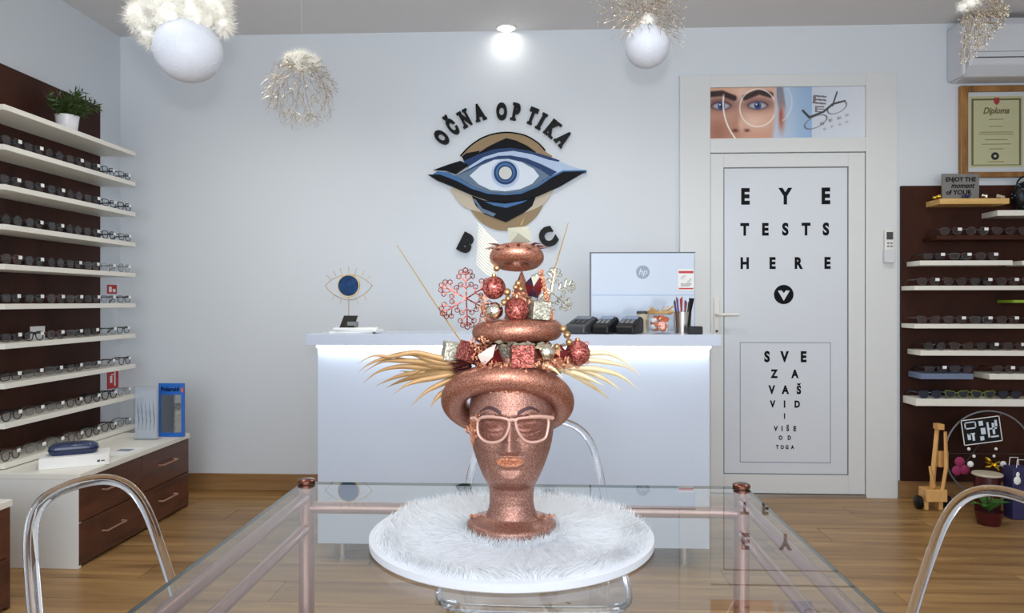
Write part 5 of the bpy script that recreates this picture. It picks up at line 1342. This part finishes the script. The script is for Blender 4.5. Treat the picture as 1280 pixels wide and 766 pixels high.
def bauble(px, py, r_, m_, d=-30, cap=True):
    o_ = MB().ball(S(px, py, d), r_ * PX, 28, 18).build('bauble', m_, tw)
    if cap: MB().lathe([(2.6 * PX, 0), (2.6 * PX, 3 * PX)], 10, S(px, py, d) + Vector((0, 0, r_ * PX * 0.97))).build('bauble_cap', 'gold', o_)
def cube(px, py, s_, m_, d=-30, rx=8, ry=6, rz=25, bev=0.0012):
    m5 = Matrix.Translation(S(px, py, d)) @ Matrix.Rotation(R(rz), 4, 'Z') @ Matrix.Rotation(R(rx), 4, 'X') @ Matrix.Rotation(R(ry), 4, 'Y')
    MB().box((0, 0, 0), (s_ * PX,) * 3, m5).build('gift_cube', m_, tw, smooth=0, bevel=bev)
# upper tier
bauble(617.5, 359.5, 14.2, 'redglit', -26); bauble(646, 387, 14.8, 'redglit', -36); bauble(618, 388.5, 10.6, 'silver', -34, False)
for px, py, r_, d in ((621, 335, 4.2, -24), (634, 365, 4.6, -34), (635, 373, 3.6, -38), (648, 354, 4.2, -34), (651, 361, 3.6, -36), (644.5, 359, 3.4, -38), (630, 378, 4.0, -42)): bauble(px, py, r_, 'gold', d, False)
cube(674, 387, 22, 'silglit', -32, 6, 4, 20)
def gem(name, px, py, d, pts, apex, m_list, back=10):
    """faceted stone: outline pts in pixels, apex (x, y, depth) towards the viewer"""
    ap = S(apex[0], apex[1], d - apex[2]); bk = S(apex[0], apex[1], d + back); ring_ = [S(a, b, d) for a, b in pts]; n_ = len(pts)
    par = MB(); par.add(ring_ + [bk], [((i + 1) % n_, i, n_) for i in range(n_)])
    par.add(ring_ + [ap], [(i, (i + 1) % n_, n_) for i in range(n_) if m_list[i] == m_list[0]])
    o_ = par.build(name, m_list[0], tw, smooth=0)
    for m_ in set(m_list[1:]) - {m_list[0]}:
        MB().add(ring_ + [ap], [(i, (i + 1) % n_, n_) for i in range(n_) if m_list[i] == m_]).build('facet', m_, o_, smooth=0)
gem('faceted_gem', 668, 358, -28, [(656, 354), (664, 346), (676, 344), (680, 358), (672, 372), (660, 370)], (667, 358, 9), ['gemdark', 'gempale', 'gemred', 'gemred', 'gemdark', 'gemred'])
gem('faceted_gem', 650, 294, -10, [(634.5, 285), (661, 282.5), (665, 303), (637, 304.5)], (648, 291, 17), ['gempale'] * 4, 22)
gem('faceted_gem', 612, 447, -52, [(597, 444), (607, 437), (620, 430), (630, 455), (612, 464), (604, 458)], (616, 446, 12), ['gemwhite', 'gemwhite', 'gemred', 'gemred', 'gemred', 'gemwhite'])
gem('faceted_gem', 633, 437, -40, [(622, 431), (638, 430), (641, 440), (636, 449), (628, 446)], (633, 437, 8), ['silglit'] * 5)
gem('faceted_gem', 700, 447, -40, [(688, 436), (700, 430), (710, 440), (708, 456), (696, 460), (688, 450)], (700, 446, 9), ['foil', 'gemred', 'gemred', 'foil', 'foil', 'gemred'])
# lower tier
cube(565, 439, 22, 'silglit', -8, 6, 8, 18); cube(588, 441, 24, 'redglit', -26, 5, 20, 40); cube(652.5, 444, 27, 'redglit', -50, 4, 0, 8)
bauble(683, 440, 11, 'silver', -48, False)
bauble(722, 441, 15.4, 'redglit', -24)
for px, py, r_ in ((704, 411, 4.6), (709, 418.5, 4.4), (711.5, 427.5, 4.2), (696, 433, 3.6)): bauble(px, py, r_, 'gold', -42, False)
for k_ in range(8):
    a = k_ * 0.785; c_ = S(722 + 15.8 * math.cos(a), 441 - 15.8 * math.sin(a), -24)
    MB().tube([c_ + Vector((3 * PX * math.cos(b), 0, 3 * PX * math.sin(b))) for b in [i * 0.785 for i in range(8)]], 0.6 * PX, 5, closed=True).build('wire_curl', 'redglit', tw)
# silver leaf garland under the middle ring
for k_ in range(22):
    x = 612 + 4.4 * k_; p0 = S(x, 428.5 + random.uniform(-1, 4), -60 + 0.012 * (x - 650) ** 2); dr_ = Vector((random.uniform(-1, 1), -0.6, random.uniform(-0.5, 0.15))).normalized()
    l = random.uniform(11, 15) * PX; sd = dr_.cross(Vector((0, 1, 0.3))).normalized() * 3.0 * PX
    MB().add([p0, p0 + dr_ * l * 0.45 + sd, p0 + dr_ * l, p0 + dr_ * l * 0.45 - sd, p0 + dr_ * l * 0.5 + Vector((0, 0, -1.2 * PX))], [(0, 1, 4), (1, 2, 4), (2, 3, 4), (3, 0, 4)]).build('silver_leaf', 'leafsil', tw, smooth=0)
# foil clusters
fb = MB(); foil_bits(fb, 70, lambda: S(random.uniform(676, 712), random.uniform(446, 462), -44 + random.uniform(-6, 4)), 6 * PX)
foil_bits(fb, 60, lambda: S(random.uniform(590, 612), random.uniform(422, 446), -46 + random.uniform(-4, 4)), 5 * PX)
foil_bits(fb, 90, lambda: (lambda x: S(x, 456 + random.uniform(-3, 5) - 0.0, -62 + 0.002 * (x - 640) ** 2))(random.uniform(596, 690)), 5 * PX)
foil_bits(fb, 50, lambda: S(random.uniform(600, 612), random.uniform(370, 402), -30 + random.uniform(-4, 4)), 5 * PX)
foil_bits(fb, 40, lambda: S(random.uniform(640, 660), random.uniform(366, 376), -34 + random.uniform(-4, 4)), 5 * PX)
fb.build('copper_foil', 'foil', tw, smooth=0)['kind'] = 'stuff'
rp = MB(); pts = []
for i in range(60):
    t = i / 59; pts.append(S(676 + 13 * t + 1.6 * math.sin(i * 1.3), 338 + 60 * t, -28 + 1.6 * math.cos(i * 1.3)))
rp.tube(pts, 2.0 * PX, 6); foil_bits(rp, 90, lambda: (lambda t: S(676 + 13 * t + random.uniform(-3, 3), 338 + 60 * t, -30))(random.random()), 3.5 * PX)
rp.build('copper_rope', 'foil', tw, smooth=0)
# snowflakes
def snowflake(px, py, r_, m_, d, rot0):
    o_ = None; w_ = 0.8 * PX
    for a in range(6):
        an_ = R(60 * a + rot0); u_ = Vector((math.cos(an_), 0, math.sin(an_))); v_ = Vector((-math.sin(an_), 0, math.cos(an_)))
        c_ = S(px, py, d); mb = MB().tube([c_, c_ + u_ * r_ * PX], w_ * 1.2, 5)
        for t, l in ((0.36, 0.22), (0.60, 0.30), (0.82, 0.2)):
            for s_ in (-1, 1):
                b = c_ + u_ * r_ * t * PX; e_ = b + (u_ * 0.75 + v_ * s_) * (r_ * l * 0.8 * PX)
                mb.tube([b, e_], w_, 5)
                lp_ = [e_ + (u_ * math.cos(q_) + v_ * math.sin(q_)) * r_ * 0.085 * PX for q_ in [i * 1.047 for i in range(6)]]
                mb.tube(lp_, w_ * 0.8, 4, closed=True)
        mb.tube([c_ + (u_ * math.cos(q_) + v_ * math.sin(q_)) * r_ * 0.09 * PX + u_ * r_ * PX for q_ in [i * 1.047 for i in range(6)]], w_ * 0.9, 4, closed=True)
        if o_ is None: o_ = mb.build('snowflake', m_, tw)
        else: mb.build('arm', m_, o_)
snowflake(583, 373, 35, 'redglit', -14, 92); snowflake(689, 365, 29, 'silglit', -6, 80)
# sticks and quills
MB().tube([S(496, 306, -6), S(536, 367, -8), S(578, 429, -10)], [0.5 * PX, 0.9 * PX, 1.1 * PX], 6).build('gold_stick', 'goldwire', tw)
MB().tube([S(710.5, 278, -4), S(702, 307, -4), S(691, 343, -6), S(684, 392, -6)], [0.5 * PX, 0.9 * PX, 1.0 * PX, 1.0 * PX], 6).build('gold_stick', 'goldwire', tw)
MB().tube([S(651, 281, -8), S(655, 273, -9)], [1.0 * PX, 0.3 * PX], 5).build('gold_stick', 'goldwire', tw)
for k_ in range(14):
    t = k_ / 13
    MB().tube([S(598 - 3 * t, 279 + 50 * t, 6), S(608 - 1 * t, 291 + 50 * t, 5), S(622 - 1 * t, 304 + 46 * t, 2)], [0.35 * PX, 0.8 * PX, 0.9 * PX], 5).build('quill', 'quill', tw)
for k_ in range(16):
    a = 2 * math.pi * k_ / 16 + 0.1; c_ = S(646, 311, 0); d_ = Vector((math.cos(a), math.sin(a), 0.04 + 0.1 * math.sin(k_ * 2.3)))
    MB().tube([c_ + d_ * 18 * PX, c_ + d_ * 30 * PX + Vector((0, 0, 2.0 * PX * math.sin(k_))), c_ + d_ * 40 * PX], [3.2 * PX, 2.8 * PX, 0.3 * PX], 5, flat=0.5).build('burgundy_spike', 'twigred', tw)
# palm blades
def blade(pts, sc_, ox, oy, d, w_, m_='palm'):
    p2 = sm([(ox + a / sc_, oy + b / sc_, 0) for a, b in pts], 6, False); n_ = len(p2)
    mb = MB(); d0, d1 = d
    for i, v in enumerate(p2):
        t = i / (n_ - 1); c_ = S(v.x, v.y, d0 + (d1 - d0) * t)
        nx_ = p2[min(i + 1, n_ - 1)] - p2[max(i - 1, 0)]; nrm = Vector((nx_.y, 0, nx_.x)).normalized()
        ww = w_ * PX * (0.5 + 0.5 * math.sin(math.pi * min(1, 0.18 + t * 0.9))) * (1 - t ** 2.2) + 0.0001
        mb.v += [c_ + nrm * ww, c_ + Vector((0, -0.5 * ww, 0)), c_ - nrm * ww, c_ + Vector((0, 0.15 * ww, 0))]
    for i in range(n_ - 1):
        for j in range(4): mb.f.append((i * 4 + j, i * 4 + (j + 1) % 4, i * 4 + 4 + (j + 1) % 4, i * 4 + 4 + j))
    mb.build('palm_blade', m_, tw, smooth=60)
LB = [[(1050, 260), (800, 200), (590, 158), (370, 195), (200, 190), (45, 272)], [(1050, 280), (780, 240), (560, 165), (300, 215), (150, 275), (62, 350)], [(1050, 290), (700, 250), (450, 235), (280, 250), (110, 350)], [(1050, 300), (700, 300), (450, 292), (250, 342), (105, 452)], [(1050, 320), (750, 340), (520, 365), (350, 420), (222, 480)], [(1050, 340), (750, 378), (560, 402), (420, 450), (325, 497)],
      [(1050, 350), (800, 398), (620, 432), (500, 480), (400, 557)], [(1050, 380), (850, 460), (700, 540), (560, 680)], [(980, 480), (830, 570), (755, 682)], [(1050, 280), (780, 260), (650, 320), (540, 385)], [(1050, 300), (860, 290), (650, 262), (480, 215), (330, 200)], [(1050, 330), (800, 350), (600, 350), (450, 330)]]
for i, b in enumerate(LB): blade(b, 7.66, 440, 420, (-14 + 4 * (i % 5), -30 + 9 * (i % 6)), 3.8)
RB = [[(120, 400), (350, 300), (550, 290), (700, 360), (845, 495)], [(120, 420), (350, 350), (560, 368), (700, 402), (828, 470)], [(120, 420), (400, 420), (600, 460), (720, 520), (820, 605)], [(120, 430), (350, 440), (500, 500), (600, 560), (690, 632)], [(100, 410), (250, 470), (400, 560), (500, 630), (590, 712)], [(-10, 385), (90, 430), (170, 510)], [(150, 430), (300, 470), (420, 520), (520, 570)]]
for i, b in enumerate(RB): blade(b, 6.96, 680, 400, (-22 + 4 * (i % 4), -30 + 9 * (i % 5)) if i != 5 else (-56, -60), 3.8 if i != 5 else 2.2, 'palmpale')
# dark dried tuft at the root of the fan
mb = MB()
blades(mb, 260, lambda: (S(random.uniform(578, 590), random.uniform(450, 462), random.uniform(-24, -10)), Vector((-1, random.uniform(-0.3, 0.3), random.uniform(-0.45, 0.25)))), 20 * PX, 1.4 * PX, 0.25)
mb.build('dried_tuft', 'twigred', tw, smooth=0)['kind'] = 'stuff'

# ------------------------------------------------------------------ hanging ornaments
def thread(t, p): MB().tube([p, Vector((p.x, p.y, ZC - 0.001))], 0.0006, 5).build('thread', 'string', t)
def cloud(t, lumps, n_, length, width=0.0011):
    mb = MB(); fr_ = MB()
    for c_, r_ in lumps: mb.ball(c_, r_ * 0.86, 26, 18, (1, 1, 1), 0.5, 40)
    core = mb.build('cotton_cloud', 'cotton', t, smooth=180)
    tot = sum(r_ * r_ for c_, r_ in lumps)
    for c_, r_ in lumps:
        blades(fr_, int(n_ * r_ * r_ / tot), lambda: (lambda d: (c_ + d * r_ * 0.85, d + rv() * 0.7))(rv()), length, width, 0.9)
    o_ = fr_.build('cotton_fibres', 'cotton', core, smooth=0); o_['kind'] = 'stuff'
def coral(t, root, pts, r0, spark=60):
    """branching glitter twigs: every point is joined to the nearest twig node that is already connected"""
    pts = sorted(pts, key=lambda p: (p - root).length)
    nodes = [(root, 0.0, None)]; kids = [0]
    for p in pts:
        best, bc = 0, 1e9
        for i, (q_, L_, par) in enumerate(nodes):
            c_ = (p - q_).length + 0.72 * L_
            if c_ < bc: best, bc = i, c_
        nodes.append((p, nodes[best][1] + (p - nodes[best][0]).length, best)); kids.append(0); kids[best] += 1
    Lm = max(n_[1] for n_ in nodes); mb = MB(); sp_ = MB()
    for p, L_, par in nodes[1:]:
        q_ = nodes[par][0]; ra = r0 * (1.25 - 0.85 * nodes[par][1] / Lm); rb = r0 * (1.25 - 0.85 * L_ / Lm)
        mb.tube([q_, (p + q_) / 2 + rv() * 0.10 * (p - q_).length, p], [ra, (ra + rb) / 2, rb], 4, cap=False)
    mb.build('glitter_twigs', 'twig', t)
    ends = [n_[0] for i, n_ in enumerate(nodes) if kids[i] == 0]
    for e_ in random.sample(ends, min(spark, len(ends))): sp_.ball(e_, r0 * 1.7, 6, 4)
    sp_.build('sparkles', 'sparkle', t)['kind'] = 'stuff'
# ornament A: white ball under a cloud
Y = 2.16; k = Y / F; c0 = W(235, 63, Y)
oa = thing('hanging_ornament', 'large white foam ball under a cream cotton cloud', 'ornament', c0, 'ornaments hanging from the ceiling')
MB().ball(c0, 42 * k, 40, 28, (1, 1, 0.95)).build('foam_ball', 'foam', oa)
mb = MB()
for _ in range(40): d = rv(); mb.ball(c0 + d * 42 * k, 0.0014, 6, 4)
mb.build('sparkles', 'sparkle', oa)['kind'] = 'stuff'
cloud(oa, [(W(180, 22, Y), 21 * k), (W(200, 2, Y), 28 * k), (W(228, -2, Y + 0.02), 36 * k), (W(262, 8, Y), 27 * k), (W(276, 30, Y + 0.02), 15 * k), (W(190, 44, Y + 0.02), 16 * k), (W(215, 26, Y - 0.035), 20 * k), (W(245, 20, Y - 0.03), 20 * k), (W(235, -35, Y), 34 * k)], 30000, 0.019, 0.0012)
thread(oa, W(235, -40, Y))
# ornament B: twig ball
Y = 3.15; k = Y / F; c0 = W(376, 116, Y); rt = W(377, 80, Y)
ob_ = thing('hanging_ornament', 'round ball of glittering twigs with a cream cotton tuft', 'ornament', c0, 'ornaments hanging from the ceiling')
tips = [c0 + rv() * 49 * k * random.uniform(0.45, 1.0) ** 0.6 for _ in range(1150)]
tips = [p for p in tips if p.z < rt.z + 6 * k]
coral(ob_, rt, tips, 0.00105, 90)
cloud(ob_, [(W(366, 76, Y), 10 * k), (W(378, 74, Y), 10 * k), (W(390, 78, Y), 9 * k), (W(376, 82, Y - 0.02), 9 * k)], 4500, 0.022)
thread(ob_, rt)
# ornament C: ball in twigs
Y = 2.66; k = Y / F; c0 = W(809, 58, Y)
oc_ = thing('hanging_ornament', 'white ball hanging in a wide spray of glittering twigs', 'ornament', c0, 'ornaments hanging from the ceiling')
MB().ball(c0, 27.5 * k, 36, 24, (1, 1, 0.97)).build('foam_ball', 'foam', oc_)
rt = W(808, 14, Y); tips = []
for _ in range(950):
    d = rv(); p = W(800, 2, Y) + Vector((d.x * 62, d.y * 40, d.z * 56)) * k * random.uniform(0.35, 1.0)
    if (p - c0).length > 28.5 * k: tips.append(p)
for _ in range(70):
    d = Vector((random.uniform(-1, 1), -random.uniform(0.3, 1), random.uniform(0.1, 1.0))).normalized(); tips.append(c0 + d * 29 * k)
for _ in range(60):
    tips.append(W(random.uniform(838, 856), random.uniform(20, 62), Y + random.uniform(-0.04, 0.04)))
coral(oc_, rt, tips, 0.0010, 260)
cloud(oc_, [(W(806, 32, Y - 0.02), 6 * k), (W(812, 28, Y - 0.03), 6 * k), (W(809, 22, Y - 0.02), 5 * k)], 500, 0.016)
thread(oc_, rt)
# ornament D: hanging twig tail
Y = 2.6; k = Y / F; rt = W(1216, 4, Y)
od = thing('hanging_ornament', 'drooping fan of glittering twigs hanging before the air conditioner', 'ornament', rt, 'ornaments hanging from the ceiling')
tips = []
for _ in range(420):
    t_ = random.random(); x_ = 1200 + 62 * t_; yb_ = 86 - 66 * t_ ** 1.4
    tips.append(W(x_ + random.uniform(-3, 3), 6 + (yb_ - 6) * random.uniform(0.1, 1.0), Y + random.uniform(-0.07, 0.07)))
for _ in range(120): tips.append(W(random.uniform(1222, 1263), random.uniform(-30, 20), Y + random.uniform(-0.06, 0.06)))
coral(od, rt, tips, 0.0014, 160)
cloud(od, [(W(1203, 9, Y - 0.02), 6 * k), (W(1210, 5, Y - 0.02), 8 * k), (W(1219, 0, Y - 0.01), 8 * k)], 700, 0.014)
thread(od, rt)

# unused prototypes of spectacles leave the scene
for i, p in enumerate(SPEC):
    if i not in _used:
        for c_ in list(p.children): bpy.data.objects.remove(c_)
        bpy.data.objects.remove(p)
